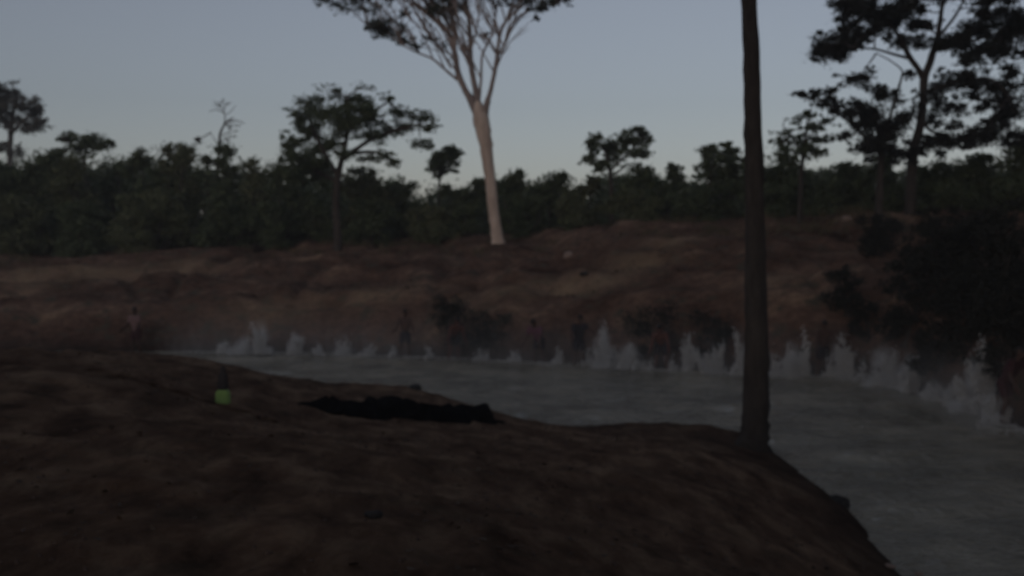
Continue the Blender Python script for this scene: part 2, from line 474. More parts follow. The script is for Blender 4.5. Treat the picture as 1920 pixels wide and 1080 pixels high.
def clump_points(c, rx, ry, n, subs, tight=.5):
    """points in ragged sub-clumps inside an ellipsoid (metres)"""
    s = rng.standard_normal((subs, 3)); s /= np.linalg.norm(s, axis=1)[:, None]
    s *= rng.uniform(.25, 1, (subs, 1)) ** .6
    s *= np.array((rx, rx, ry)) * .85
    k = rng.integers(0, subs, n)
    r = (.5 * (rx + ry)) * tight * rng.uniform(.6, 1.25, subs)
    p = s[k] + rng.standard_normal((n, 3)) * r[k][:, None] * np.array((.62, .62, .40))
    return np.asarray(c) + p

def leaf_mesh(name, pts, size, mat, org, flat=.25):
    pts = np.concatenate(pts)
    V = leaf_quads(pts, size, flat) - np.asarray(org)
    return mesh(name, V, [np.arange(len(V)).reshape(-1, 4)], mat)

def px_m(px, D): return px * D / F

CREST = lambda px: float(np.interp(px, [-100, 600, 1000, 1400, 1700, 1960], [50.5, 49, 46.5, 45, 41, 36]))

def shrub(px, top, hw, doff, label, mat='leaf', dens=1.0, group='dark shrubs of the tree line', cat='shrub', D=None, leaf=.15, name='shrub', sink=.1):
    D = D or CREST(px) + doff
    x = (px - 960) * D / F
    b = gz(x, D)
    h = (P(px, top, D)[2] - b) * 1.06; w = px_m(hw, D)
    org = np.array((x, D, b))
    e = empty(name, org, label, cat, group)
    T = Tubes(); pts = []
    nc = max(7, int(7 + 4.5 * h * w / 4))
    for i in range(nc):
        t = (i + .5) / nc
        zc = h * (.04 + .86 * t)
        dome = math.sqrt(max(.05, 1 - (max(0, t - .35) / .72) ** 2))
        a = rng.uniform(0, 2 * math.pi); rr = w * .62 * dome * rng.uniform(.15, 1) ** .5
        c = org + np.array((math.cos(a) * rr, math.sin(a) * rr * .8, zc))
        rx = w * rng.uniform(.34, .55) * (.75 + .25 * dome); ry = min(rx, h * .28) * rng.uniform(.6, .9)
        c[2] = min(c[2], b + h - ry * .8)
        n = int(800 * dens * max(.5, rx * ry / (leaf * leaf * 16)))
        n = min(n, 3000)
        pts.append(clump_points(c, rx, ry, n, rng.integers(5, 10)))
        if i % 2 == 0:
            m_ = org * .5 + c * .5 + rng.normal(0, .12 * w, 3) * np.array((1, 1, .3))
            st = org + np.array((rng.normal(0, .06), rng.normal(0, .06), -sink))
            T.add([st, m_, c], [.035 + .012 * h, .02 + .008 * h, .012], 6)
    obj('stem', T.mesh('stem', M['bark'], org), e)
    obj('crown', leaf_mesh('crown', pts, leaf, M[mat], org), e)
    return e

def build_tree(name, px, py, D, label, cat, limbs, clumps, bark, leafmat, leaf=.14, dens=1.0, group=None, trunk=0, twig=True, depth=.6, limb_k=1.0, fan=0, fan_z=0, limb_bark=None):
    """limbs: lists of (px, py, half width px[, depth offset]); the first is the trunk. clumps: (px, py, rx, ry[, density])"""
    limb_bark = limb_bark or bark
    org = P(px, py, D)
    e = empty(name, org, label, cat, group)
    ends = []; node = []
    for i, L in enumerate(limbs):
        T = Tubes()
        n = len(L); lean = 0 if i == 0 else rng.uniform(-depth, depth)
        pts = []
        for k, q in enumerate(L):
            off = q[3] if len(q) > 3 else (0 if i == 0 else lean * (k / max(1, n - 1)))
            pts.append(P(q[0], q[1], D + off))
        rad = [px_m(q[2] * (limb_k if i else 1), D) for q in L]
        if i == 0: pts[0] = pts[0] + np.array((0, 0, -.25))
        T.add(pts, rad, 14 if i == 0 else 8, .06)
        obj('trunk' if i == 0 else 'limb', T.mesh('trunk' if i == 0 else 'limb', M[limb_bark if i else bark], org), e)
        for q in pts[(1 if i else len(pts) // 2):]: node.append(q)
    node = np.array(node)
    pts = []; T = Tubes()
    for _ in range(fan):                       # fine branches fanning up from the limbs
        j = node[rng.integers(0, len(node))]
        if j[2] < org[2] + fan_z: continue
        side = np.sign(j[0] - org[0] + rng.normal(0, .5))
        L_ = rng.uniform(.8, 2.4)
        m_ = j + np.array((side * L_ * rng.uniform(.1, .35), rng.normal(0, .3), L_ * .5)); t_ = m_ + np.array((side * L_ * rng.uniform(.1, .5), rng.normal(0, .4), L_ * rng.uniform(.3, .55)))
        T.add([j, m_, t_], [.038, .026, .010], 6, .05)
        for _k in range(3):
            b_ = m_ + (t_ - m_) * rng.uniform(0, .8); T.add([b_, b_ + np.array((rng.normal(0, .35), rng.normal(0, .3), rng.uniform(.1, .5)))], [.016, .006], 5, .05)
    for q in clumps:
        d = q[4] if len(q) > 4 else 1
        rx, ry = px_m(q[2], D) * 1.06, px_m(q[3], D) * 1.15
        c = P(q[0], q[1], D + rng.uniform(-depth, depth) * 1.2)
        n = int(dens * d * 1150 * max(.25, rx * ry / (leaf * leaf * 16))); n = min(n, 9000)
        pts.append(clump_points(c, rx, ry, n, max(5, int(7 + 9 * rx * ry))))
        for _ in range(5):                     # loose sprays round the clump
            a_ = rng.standard_normal(3); a_ /= np.linalg.norm(a_)
            f_ = rng.uniform(.95, 1.6)
            pts.append(clump_points(c + a_ * np.array((rx, rx, ry)) * f_, rx * .38, ry * .38, max(4, n // 16), 4))
        if twig:
            j = node[np.argmin(((node - c) ** 2).sum(1))]
            mid = (j + c) / 2 + rng.normal(0, .08, 3) + np.array((0, 0, -.05))
            T.add([j, mid, c + np.array((0, 0, ry * .3))], [.035, .024, .010], 6, .05)
            for _ in range(4):
                tip = c + rng.normal(0, 1, 3) * np.array((rx, rx, ry)) * .6
                T.add([mid * .4 + c * .6, tip], [.016, .006], 5, .05)
    if twig and clumps: tag(obj('twigs', T.mesh('twigs', M[limb_bark], org), e), kind='stuff')
    if pts: obj('crown', leaf_mesh('crown', pts, leaf, M[leafmat], org), e)
    return e

# ------------------------------------------------------------------ trees that stand out
# pale forked tree on the far bank
build_tree('pale_tree', 935, 464, 45.5, 'tall pale barked tree forking into a vase of bare limbs on far bank', 'tree', [
    [(936, 470, 19), (935, 460, 14), (932, 440, 11), (926, 400, 10), (920, 345, 9.8), (914, 295, 11), (908, 255, 13.5), (902, 225, 15.5), (898, 206, 12), (895, 190, 6)],
    [(905, 250, 14), (889, 200, 15), (873, 170, 11), (860, 141, 10), (853, 104, 9.5), (846, 74, 8.5), (832, 52, 7), (806, 26, 5.5), (775, 2, 5), (745, -30, 4), (715, -55, 2.5)],
    [(858, 150, 5), (834, 130, 4), (812, 111, 3.5), (786, 100, 3), (756, 85, 2.6), (722, 58, 2.2), (690, 48, 1.6)],
    [(846, 128, 3.5), (832, 104, 3), (818, 84, 2.5), (800, 60, 2.2), (770, 38, 1.8)],
    [(853, 104, 6.5), (853, 67, 6), (849, 37, 5.5), (845, 0, 5), (838, -45, 3.5), (826, -90, 2)],
    [(897, 205, 11), (892, 170, 10.5), (886, 140, 9.5), (882, 110, 9), (882, 74, 7.5), (879, 37, 6.5), (874, 0, 6), (868, -50, 4.5), (872, -100, 2.5)],
    [(888, 140, 6), (874, 104, 6), (860, 72, 5), (840, 42, 4.2), (815, 15, 3.5), (790, -25, 2.5)],
    [(898, 190, 5.5), (902, 148, 4.5), (904, 104, 4), (913, 85, 3.6), (924, 60, 3.4), (930, 22, 3), (936, -15, 2.6), (950, -60, 1.8)],
    [(908, 245, 12), (912, 198, 11), (919, 174, 7.5), (927, 137, 7), (932, 104, 6.2), (937, 67, 5.5), (948, 41, 5), (971, 18, 4.2), (997, -2, 3.6), (1030, -30, 2.4)],
    [(933, 106, 5), (945, 86, 4.4), (955, 62, 4), (964, 38, 3.6), (985, 24, 3), (1015, 14, 2.4), (1040, 8, 1.6)],
    [(884, 90, 3.5), (892, 60, 3), (898, 25, 2.8), (900, -20, 2.4), (905, -70, 1.6)],
    [(838, 62, 3.6), (815, 40, 3.2), (780, 12, 3), (740, -8, 2.6), (680, -25, 2.2), (630, -30, 1.6)],
    [(882, 74, 3.2), (862, 42, 2.8), (856, 10, 2.6), (860, -40, 2)],
], [(722, 52, 30, 16, 1.5), (700, 46, 24, 10), (752, 76, 20, 9, .9), (775, 86, 14, 7, .6), (800, 74, 14, 9, .3), (830, 82, 14, 9, .25), (690, 20, 26, 9, .5), (652, 14, 26, 8, .5), (615, 2, 28, 9, .8), (600, -14, 28, 12), (665, -6, 34, 12), (730, -12, 34, 13), (757, 24, 12, 6, .6),
    (822, 16, 24, 10, 1.0), (850, 14, 20, 10, .9), (800, -12, 34, 14), (870, -18, 34, 14), (935, -12, 26, 12), (985, -4, 28, 12, .9), (1020, 8, 28, 10, 1.3), (1048, 0, 24, 9, 1.1), (1006, 34, 6, 4, .5), (908, 66, 6, 4, .5), (960, 8, 16, 10, .5), (1060, -14, 24, 10),
    (700, -45, 60, 22), (800, -60, 70, 26), (900, -70, 70, 26), (990, -55, 60, 24), (850, -110, 90, 24), (1010, -30, 40, 15)],
    'bark_pale', 'leaf_crown', .13, .5, depth=.9, limb_k=.56, fan=210, fan_z=6.5, limb_bark='bark_limb')

# near trunk at the water's edge
NEAR_D = float(on_plane(1412, 832, .22)[1])
build_tree('near_tree', 1412, 836, NEAR_D, 'bare dark trunk rising out of frame at the near water edge', 'tree', [
    [(1409, 852, 44), (1411, 838, 34), (1414, 820, 28), (1416, 796, 25.5), (1418, 740, 24.5), (1418, 650, 22.5), (1417, 560, 20.5), (1416, 450, 18.5), (1414, 340, 17.5), (1412, 220, 17), (1408, 100, 15.5), (1404, -20, 14.5), (1398, -250, 13), (1392, -520, 11), (1390, -800, 8)],
    [(1398, -250, 8), (1250, -420, 7, -1.5), (1050, -620, 5, -3.5), (850, -760, 3, -5.5)],
    [(1394, -420, 8), (1560, -600, 6, -1), (1750, -760, 4, -2.5)],
    [(1391, -620, 7), (1320, -800, 5, 1.5), (1230, -950, 3, 3)],
    [(1390, -700, 6), (1480, -850, 4, -2), (1550, -1000, 3, -5)],
], [(900, -800, 260, 110), (1120, -760, 240, 120), (1390, -880, 280, 120), (1700, -800, 260, 110), (1250, -980, 280, 110), (1560, -1020, 280, 110), (1900, -900, 280, 110), (700, -900, 280, 120)],  # unseen crown, spread wide to shade the near bank
    'bark_near', 'leaf', .26, .5, depth=3.5)

# unseen trees added to cut sky light on near bank and right side
def build_added_tree(x, y, h, rad, label):
    b = gz(x, y); org = np.array((x, y, b))
    e = empty('added_shade_tree', org, label, 'tree', 'unseen trees added for shade')
    T = Tubes(); top = org + np.array((.3, .4, h))
    T.add([org + (0, 0, -.3), org + (.05, .1, h * .5), top], [.3, .22, .1], 12, .05)
    obj('trunk', T.mesh('trunk', M['bark_near'], org), e)
    pts = []
    for k in range(16):
        a = k * 2.4; r = rad * math.sqrt((k + .5) / 16)
        c = top + np.array((math.cos(a) * r, math.sin(a) * r, rng.uniform(-.4, 1.2) + .3))
        B = Tubes(); B.add([org + (.05, .1, h * rng.uniform(.6, .9)), (c + top) / 2 + (0, 0, -.4), c], [.09, .06, .02], 6, .05)
        obj('limb', B.mesh('limb', M['bark_near'], org), e)
        pts.append(clump_points(c, rad * .33, .7, 1500, 9))
    obj('crown', leaf_mesh('crown', pts, .3, M['leaf'], org), e)
build_added_tree(-9.5, 3.5, 8.5, 5.5, 'unseen tree added for shade left of the camera')
build_added_tree(1.5, -4.0, 8.5, 6.5, 'unseen tree added for shade behind the camera')
build_added_tree(-2.5, -12.0, 9.0, 6.5, 'second unseen tree added for shade further behind the camera')
build_added_tree(20.5, 27.0, 9.5, 6.0, 'tall unseen tree added for shade beyond the right edge')
build_added_tree(17.5, 15.0, 9.0, 5.5, 'second tall unseen tree added for shade beyond the right edge')
build_added_tree(14.5, 5.0, 9.0, 5.5, 'unseen tree added for shade on the right bank beside the camera')

# dark spreading tree left of the pale one
build_tree('spreading_tree', 632, 458, 47.0, 'dark spreading tree with wide flat layered crown left of pale tree', 'tree', [
    [(634, 460, 8), (632, 420, 7), (630, 370, 6.5), (634, 330, 6), (642, 295, 5)],
    [(634, 330, 4.5), (610, 290, 4), (590, 250, 3), (575, 215, 2)],
    [(640, 305, 4.5), (650, 260, 4), (655, 215, 3), (650, 180, 2)],
    [(642, 300, 4.5), (690, 265, 3.6), (740, 245, 3), (790, 232, 2)],
    [(650, 290, 3.6), (700, 285, 3), (740, 300, 2)],
    [(652, 240, 3), (690, 215, 2.4), (730, 190, 1.6)],
    [(632, 340, 4), (590, 320, 3.5), (555, 300, 2.5)],
], [(640, 225, 52, 24, 1.3), (600, 205, 34, 16), (655, 190, 26, 14), (690, 210, 32, 14), (575, 190, 22, 10, .6), (560, 220, 24, 12), (700, 228, 26, 10), (728, 184, 14, 7, .9), (752, 210, 24, 9, .9), (790, 220, 24, 9, 1.1), (745, 243, 40, 9, 1.1), (795, 240, 20, 7, .8),
    (700, 258, 36, 9, .9), (580, 245, 28, 18), (550, 268, 26, 16, 1.1), (600, 270, 34, 18, 1.2), (560, 298, 34, 18, 1.4), (545, 325, 36, 22, 1.4), (600, 320, 34, 24, 1.2), (650, 285, 26, 10, .6), (700, 295, 30, 9, .8), (735, 305, 16, 8, .8), (792, 270, 20, 9, .9),
    (620, 168, 36, 6, .25), (690, 163, 24, 6, .2), (680, 190, 14, 8, .7)],
    'bark', 'leaf', .125, .75, depth=1.4)

# slender tuft-headed tree
build_tree('slender_tree', 824, 440, 58.0, 'slender tree with one small round tuft of leaves beside pale trunk', 'tree', [
    [(824, 425, 3), (823, 380, 2.2), (824, 345, 2), (830, 310, 1.8), (836, 290, 1.5)], [(826, 330, 1.4), (845, 312, 1.2), (852, 295, 1)]],
    [(832, 300, 22, 18, 1.7), (848, 288, 15, 12, 1.5), (818, 312, 14, 9, 1.3), (828, 318, 12, 7, 1.2)], 'bark', 'leaf', .16, 1.3, depth=.4)

# hazy umbrella tree at the left edge
build_tree('umbrella_tree', 16, 420, 66.0, 'greyish umbrella crowned tree cut by the left edge of photo', 'tree', [
    [(18, 420, 6), (17, 350, 5.5), (19, 290, 5), (20, 250, 4.5), (22, 225, 4)], [(20, 250, 3.5), (45, 225, 3), (68, 205, 2)], [(20, 245, 3.5), (0, 215, 3), (-25, 195, 2)], [(22, 225, 3), (30, 195, 2.4), (30, 175, 1.6)]],
    [(10, 178, 34, 13, 1.1), (45, 195, 26, 14, 1.1), (65, 215, 18, 14, 1.1), (55, 238, 26, 12, 1), (75, 232, 12, 9), (25, 222, 24, 12, .8), (0, 200, 20, 10, .6), (-25, 190, 36, 22), (-40, 230, 34, 16), (30, 285, 20, 10, .6), (8, 275, 16, 8, .8)],
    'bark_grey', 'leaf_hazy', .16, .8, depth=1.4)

# flat-topped small tree behind the left wood
build_tree('flat_crowned_tree', 165, 420, 60.0, 'small flat crowned tree poking above the left wood', 'tree', [
    [(165, 420, 5), (160, 340, 4), (158, 300, 3), (165, 270, 2.2)], [(158, 300, 2.5), (140, 275, 2), (118, 258, 1.5)], [(160, 290, 2.4), (185, 275, 1.8), (200, 268, 1.2)]],
    [(165, 264, 30, 9, 1.4), (130, 255, 16, 6, .9), (120, 262, 10, 5), (190, 272, 18, 8, 1.1), (205, 267, 8, 4, 1), (112, 284, 9, 5), (150, 282, 26, 12, .8)], 'bark', 'leaf', .17, .9, depth=.8)

# bare sapling on the skyline
build_tree('bare_tree', 408, 400, 56.0, 'leafless twiggy tree standing on the skyline above left wood', 'tree', [
    [(408, 400, 4), (408, 330, 3.2), (411, 278, 2.8), (413, 250, 2.2), (424, 230, 1.8), (438, 220, 1.0)],
    [(414, 250, 1.5), (422, 225, 1.2), (420, 205, 1), (428, 192, .6)], [(420, 212, 1), (405, 205, .8), (392, 210, .5)], [(418, 205, 1), (406, 195, .7), (400, 188, .4)],
    [(428, 228, 1.2), (445, 226, .9), (460, 232, .5)], [(413, 255, 1.1), (430, 248, .8), (444, 245, .5)], [(412, 262, 1), (424, 262, .7), (436, 268, .4)], [(424, 215, .8), (436, 206, .6), (442, 196, .4)], [(411, 274, 1), (400, 258, .7), (396, 248, .4)]],
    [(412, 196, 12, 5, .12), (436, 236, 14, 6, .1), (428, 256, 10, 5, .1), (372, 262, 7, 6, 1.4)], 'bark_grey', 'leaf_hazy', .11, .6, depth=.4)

# little tree right of the pale one
build_tree('small_tree', 1146, 420, 50.0, 'small two lobed tree on skyline right of pale tree', 'tree', [
    [(1146, 430, 5), (1146, 360, 4), (1144, 325, 3.5), (1140, 300, 2.6), (1130, 275, 1.8)], [(1145, 320, 2.6), (1165, 300, 2.2), (1190, 275, 2), (1205, 255, 1.4)], [(1146, 330, 2), (1165, 318, 1.6), (1180, 305, 1.2)]],
    [(1115, 272, 18, 14, .9), (1112, 300, 14, 14, .9), (1145, 280, 22, 11, 1.2), (1185, 268, 26, 12, 1.3), (1205, 255, 14, 14, 1.2), (1195, 290, 24, 12, 1), (1130, 310, 16, 11, 1), (1195, 242, 16, 4, .5), (1150, 300, 20, 9, .7), (1120, 258, 12, 7, .4), (1170, 255, 20, 7, .35)], 'bark', 'leaf', .16, .9, depth=.8)

# large tree at the right
build_tree('broad_tree', 1710, 400, 40.0, 'large open crowned dark tree filling the upper right corner', 'tree', [
    [(1706, 420, 11), (1708, 350, 9.5), (1713, 285, 9), (1724, 240, 8), (1731, 195, 7.5), (1732, 160, 7.5), (1735, 137, 6.5)],
    [(1735, 140, 7.5), (1747, 107, 6.5), (1758, 67, 5), (1765, 22, 4), (1772, -30, 3), (1775, -90, 2)],
    [(1733, 150, 6), (1722, 130, 5.5), (1706, 107, 5), (1690, 76, 4), (1668, 45, 3), (1630, 15, 2), (1600, -20, 1.5)],
    [(1758, 70, 3.2), (1776, 50, 2.8), (1798, 18, 2.4), (1820, -30, 2)],
    [(1752, 95, 4), (1785, 88, 3.4), (1830, 75, 3), (1885, 55, 2)],
    [(1733, 175, 5), (1765, 162, 4), (1810, 150, 3.4), (1860, 150, 3), (1890, 180, 2)],
    [(1728, 225, 4), (1745, 245, 3), (1780, 262, 2)],
    [(1706, 110, 3), (1670, 100, 2.4), (1640, 92, 2), (1600, 90, 1.6)],
], [(1600, 18, 36, 18, 1.4), (1650, 22, 40, 20, 1.5), (1690, 20, 24, 18, 1.3), (1575, 5, 24, 9), (1640, 62, 30, 13, 1.2), (1562, 98, 30, 30, 1.5), (1590, 75, 22, 12, 1.1), (1540, 95, 14, 10), (1735, 45, 18, 14, .8), (1725, 20, 16, 10, .8), (1690, 80, 20, 10, .8),
    (1845, 45, 36, 18, 1.5), (1890, 50, 34, 20, 1.5), (1800, 85, 44, 15, 1.5), (1860, 85, 40, 16, 1.4), (1765, 78, 18, 9, .9), (1830, 25, 20, 9, .9), (1850, 5, 14, 6), (1800, 142, 26, 16, 1), (1885, 135, 22, 16, 1.1), (1850, 160, 26, 14, 1), (1890, 175, 22, 24, 1.2), (1885, 215, 22, 18, 1.2),
    (1765, 160, 26, 14, .9), (1815, 168, 24, 13, .9), (1740, 180, 20, 9, .8), (1705, 140, 10, 6, .7), (1780, 262, 34, 18, 1.3), (1830, 258, 28, 18, 1.3), (1795, 232, 14, 9, .5), (1855, 230, 14, 10, .7), (1905, 260, 26, 30, 1.2),
    (1700, 50, 24, 12, .8), (1660, 40, 26, 12, 1), (1585, 45, 24, 14, 1), (1720, 75, 22, 12, .6), (1825, 110, 30, 10, .9), (1880, 100, 28, 12, 1), (1840, 195, 24, 12, .7), (1770, 200, 24, 14, .7), (1750, 228, 22, 12, .7), (1870, 245, 26, 16, 1), (1735, 275, 24, 14, .9), (1720, 205, 16, 14, .5), (1800, 205, 16, 12, .5),
    (1640, -25, 80, 26), (1760, -45, 90, 30), (1880, -20, 60, 24), (1960, 60, 50, 60), (1950, 180, 40, 60)],
    'bark', 'leaf_shaded', .125, 1.0, depth=1.8)

build_tree('bushy_tree', 1650, 400, 38.5, 'bushy dark tree growing just left of the broad tree trunk', 'tree', [
    [(1648, 410, 8), (1650, 340, 7), (1652, 290, 6), (1648, 250, 4.5), (1640, 215, 3)], [(1652, 285, 4), (1665, 235, 3.4), (1680, 180, 2.6), (1691, 144, 2.2), (1690, 130, 1.6), (1668, 113, 1.2), (1643, 100, 1)], [(1650, 290, 4), (1610, 245, 3), (1575, 215, 2.4), (1535, 185, 1.6)]],
    [(1610, 152, 28, 14, 1.1), (1640, 178, 30, 14, .9), (1600, 205, 26, 16, 1.2), (1640, 215, 34, 18, 1.3), (1665, 245, 32, 20, 1.5), (1625, 240, 28, 14, 1.1), (1650, 275, 36, 16, 1.5), (1690, 225, 16, 16, .8), (1522, 176, 22, 9, 1.2), (1548, 190, 20, 10, 1.1), (1560, 172, 14, 7, .7), (1580, 255, 22, 8, .9), (1570, 205, 16, 9, .7), (1680, 190, 12, 14, .4), (1690, 290, 26, 12, 1)],
    'bark', 'leaf_shaded', .12, .95, depth=1.0)

build_tree('wispy_tree', 1500, 400, 42.0, 'wispy thin branched small tree right of the near trunk', 'tree', [
    [(1500, 410, 5), (1502, 330, 4), (1508, 280, 3), (1512, 240, 2), (1520, 205, 1.4)], [(1504, 290, 2), (1485, 255, 1.5), (1468, 235, 1), (1478, 222, .6)], [(1508, 270, 1.8), (1530, 240, 1.2), (1548, 228, .8)], [(1505, 280, 1.6), (1470, 262, 1.2), (1455, 258, .7)]],
    [(1475, 250, 22, 9, .35), (1495, 225, 18, 9, .3), (1520, 215, 14, 9, .5), (1530, 238, 22, 9, .6), (1465, 268, 16, 9, .8), (1500, 262, 26, 9, .6), (1540, 262, 22, 9, .6), (1550, 228, 14, 7, .5), (1515, 285, 26, 12, 1.2), (1475, 288, 24, 11, 1.2)], 'bark', 'leaf', .14, .9, depth=.8)

# ------------------------------------------------------------------ shrubs and small trees of the tree line
WOOD = [
    (-30, 300, 70, 4, 'leftmost dark tree of the wood, cut by photo edge', 'leaf'),
    (70, 296, 62, 4, 'rounded dark tree under the umbrella crowned tree', 'leaf'),
    (150, 290, 52, 3, 'bushy dark tree below the small flat crowned tree', 'leaf_olive'),
    (218, 298, 34, 6, 'loose leaved tree between two bushier trees of left wood', 'leaf'),
    (272, 274, 42, 3, 'rounded tree of the left wood, left of domed tree', 'leaf'),
    (335, 264, 50, 3.5, 'domed tree topping the left wood beside leafless tree', 'leaf_olive'),
    (412, 276, 46, 4, 'dark bushy tree at the foot of leafless twiggy tree', 'leaf'),
    (478, 300, 36, 4, 'sparse tree in the dip left of spreading tree', 'leaf_olive'),
    (548, 318, 46, 3, 'dark bush under the left side of spreading tree', 'leaf'),
    (690, 322, 52, 3, 'bush under the right half of the spreading tree crown', 'leaf_olive'),
    (762, 342, 42, 4, 'low bush right of the spreading tree', 'leaf'),
    (850, 346, 36, 5, 'low bush just left of the pale tree trunk', 'leaf'),
    (892, 332, 26, 6, 'narrow dark shrub right behind the pale trunk', 'leaf'),
    (962, 316, 36, 4, 'dark bush immediately right of the pale trunk', 'leaf'),
    (1032, 322, 42, 4, 'dark bush between pale trunk and small two lobed tree', 'leaf'),
    (1098, 330, 34, 5, 'low bush left of the small two lobed tree', 'leaf_olive'),
    (1205, 312, 48, 4, 'bush below the right lobe of the small two lobed tree', 'leaf'),
    (1252, 304, 30, 5, 'bush in front of skyline dip left of near trunk', 'leaf'),
    (1278, 302, 7, 8, 'tiny lone tuft in the skyline dip', 'leaf'),
    (1340, 272, 44, 3, 'tall dark bush left of the near trunk', 'leaf'),
    (1368, 256, 26, 3.6, 'peaked bush against left side of near trunk', 'leaf'),
    (1420, 288, 46, 3, 'dark bush hidden behind the near trunk', 'leaf'),
    (1490, 296, 50, 3, 'dark bush under the wispy tree', 'leaf'),
    (1572, 306, 46, 3, 'dark bush between wispy and bushy trees', 'leaf'),
    (1645, 296, 46, 3, 'dense bush below the bushy tree', 'leaf'),
    (1760, 306, 56, 3, 'dark bush right of the broad tree trunk', 'leaf'),
    (1840, 292, 52, 3, 'dark bush near right edge below broad tree', 'leaf'),
    (1920, 276, 56, 3, 'dark tree mass cut by the right edge', 'leaf'),
]
for px, top, hw, do, lab, mt in WOOD:
    hw = hw * 1.22 if hw > 10 else hw
    tall = top < 300
    shrub(px, top, hw, do, lab, mt, 1.0, 'trees and bushes of the tree line', 'tree' if tall and px < 500 else 'bush', leaf=.17, name='wood_tree' if tall and px < 500 else 'bush')
LOW = [
    (30, 372, 80, .6, 'low olive bush at left end of the bank crest', 'leaf_olive'), (150, 384, 70, .8, 'low dark bush along left bank crest', 'leaf'), (290, 362, 84, .8, 'wide olive bush on bank crest below domed tree', 'leaf_olive'),
    (420, 376, 70, .9, 'low dark bush on bank crest below leafless tree', 'leaf'), (520, 384, 60, .8, 'low bush left of spreading tree trunk', 'leaf'), (590, 380, 46, 1.6, 'dense low bush touching spreading tree trunk', 'leaf'),
    (700, 378, 64, 1.0, 'low bush right of spreading tree trunk', 'leaf'), (800, 388, 60, 1.2, 'low bush below slender tufted tree', 'leaf_olive'), (872, 380, 40, 1.6, 'small bush at left of pale tree base', 'leaf'), (985, 370, 56, 1.6, 'low bush at right of pale tree base', 'leaf'),
    (1080, 366, 62, 1.2, 'low olive bush on crest left of small tree', 'leaf_olive'), (1190, 360, 66, 1.0, 'low bush on crest under small two lobed tree', 'leaf_olive'), (1300, 356, 62, 1.0, 'low bush on crest left of near trunk', 'leaf'), (1450, 352, 62, 1.0, 'low bush on crest right of near trunk', 'leaf'),
    (1560, 350, 60, 1.0, 'low bush on crest near pale stone', 'leaf'), (1665, 350, 62, .8, 'low bush on crest at broad tree foot', 'leaf'), (1790, 346, 70, .6, 'low bush on right crest under broad tree', 'leaf'), (1900, 340, 70, .4, 'low bush on crest at right photo edge', 'leaf')]
for px, top, hw, do, lab, mt in LOW:
    shrub(px, top, hw, do, lab, mt, 1.1, 'low bushes along the bank crest', 'bush', leaf=.15, name='low_bush')
BANK = [  # px, top, half width, base py, label
    (1745, 390, 80, 530, 'large black thicket added to darken the right bank slope'), (1860, 380, 90, 570, 'large thicket added to darken the right edge above splashes'), (1690, 470, 60, 560, 'shrub added to darken the right bank halfway up'),
    (1800, 510, 70, 630, 'shrub added to darken the lower right bank'), (1905, 520, 70, 670, 'shrub added to darken the right edge, overhanging water'), (1722, 640, 38, 705, 'small dark shrub behind the wide splash'), (1630, 560, 44, 640, 'scrub added to darken the bank above the tall right splash'),
    (1790, 400, 120, 560, 'broad thicket added to darken the middle of the right bank'), (1900, 430, 110, 640, 'broad thicket added to darken the bank over water, cut by right edge'), (1650, 400, 70, 480, 'thicket added to darken the bank left of the right bank thickets'), (1830, 590, 60, 700, 'low shrub added to darken the bank behind the largest splash'),
    (1700, 540, 70, 640, 'bramble added to darken the bank above the wide bright splash'), (1880, 600, 60, 725, 'bramble added to darken the bank beside the largest splash, over water'), (1760, 600, 60, 695, 'bramble added to darken the bank foot between big splashes'), (1590, 500, 60, 590, 'bramble patch added to darken the bank right of near trunk'),
    (850, 552, 62, 648, 'dark rounded shrub on foot of far bank, left of centre'), (915, 585, 60, 655, 'low dark shrub beside rounded shrub at bank foot'), (1225, 572, 75, 668, 'wide dark shrub at bank foot left of near trunk'), (1330, 585, 65, 672, 'dark shrub at bank foot touching near trunk outline')]
for px, top, hw, base, lab in BANK:  # right-bank scrub is added to stand in for shade on bare earth
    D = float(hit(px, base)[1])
    shrub(px, top, hw, 0, lab, 'leaf_shaded', .5 if px > 1400 else .26, 'scrub on the far bank slope', 'shrub', D=D, leaf=.09, name='bank_shrub')

# far wood behind the first row: reads as one mass
pts = []
for i in range(420):
    px = rng.uniform(-250, 2170); D = rng.uniform(58, 85)
    x = (px - 960) * D / F; z0 = 3.1
    top = np.interp(px, [-200, 0, 100, 150, 230, 330, 420, 500, 560, 640, 760, 820, 900, 1010, 1100, 1250, 1300, 1365, 1440, 1560, 1700, 2100], [310, 312, 305, 292, 306, 288, 300, 330, 325, 332, 350, 368, 345, 338, 345, 326, 330, 290, 308, 318, 318, 300]) - 18 + rng.uniform(0, 60)
    h = P(px, top, D)[2] - z0
    for k in range(3):
        c = np.array((x + rng.normal(0, .8), D + rng.normal(0, .8), z0 + h * (.2 + .3 * k)))
        pts.append(clump_points(c, 1.7, min(1.1, h * .3), 260, 7))
fw = obj('far_wood', leaf_mesh('far_wood', pts, .3, M['leaf'], (0, 0, 0)))
tag(fw, 'dark mass of far woodland behind the tree line', 'woodland', kind='stuff')

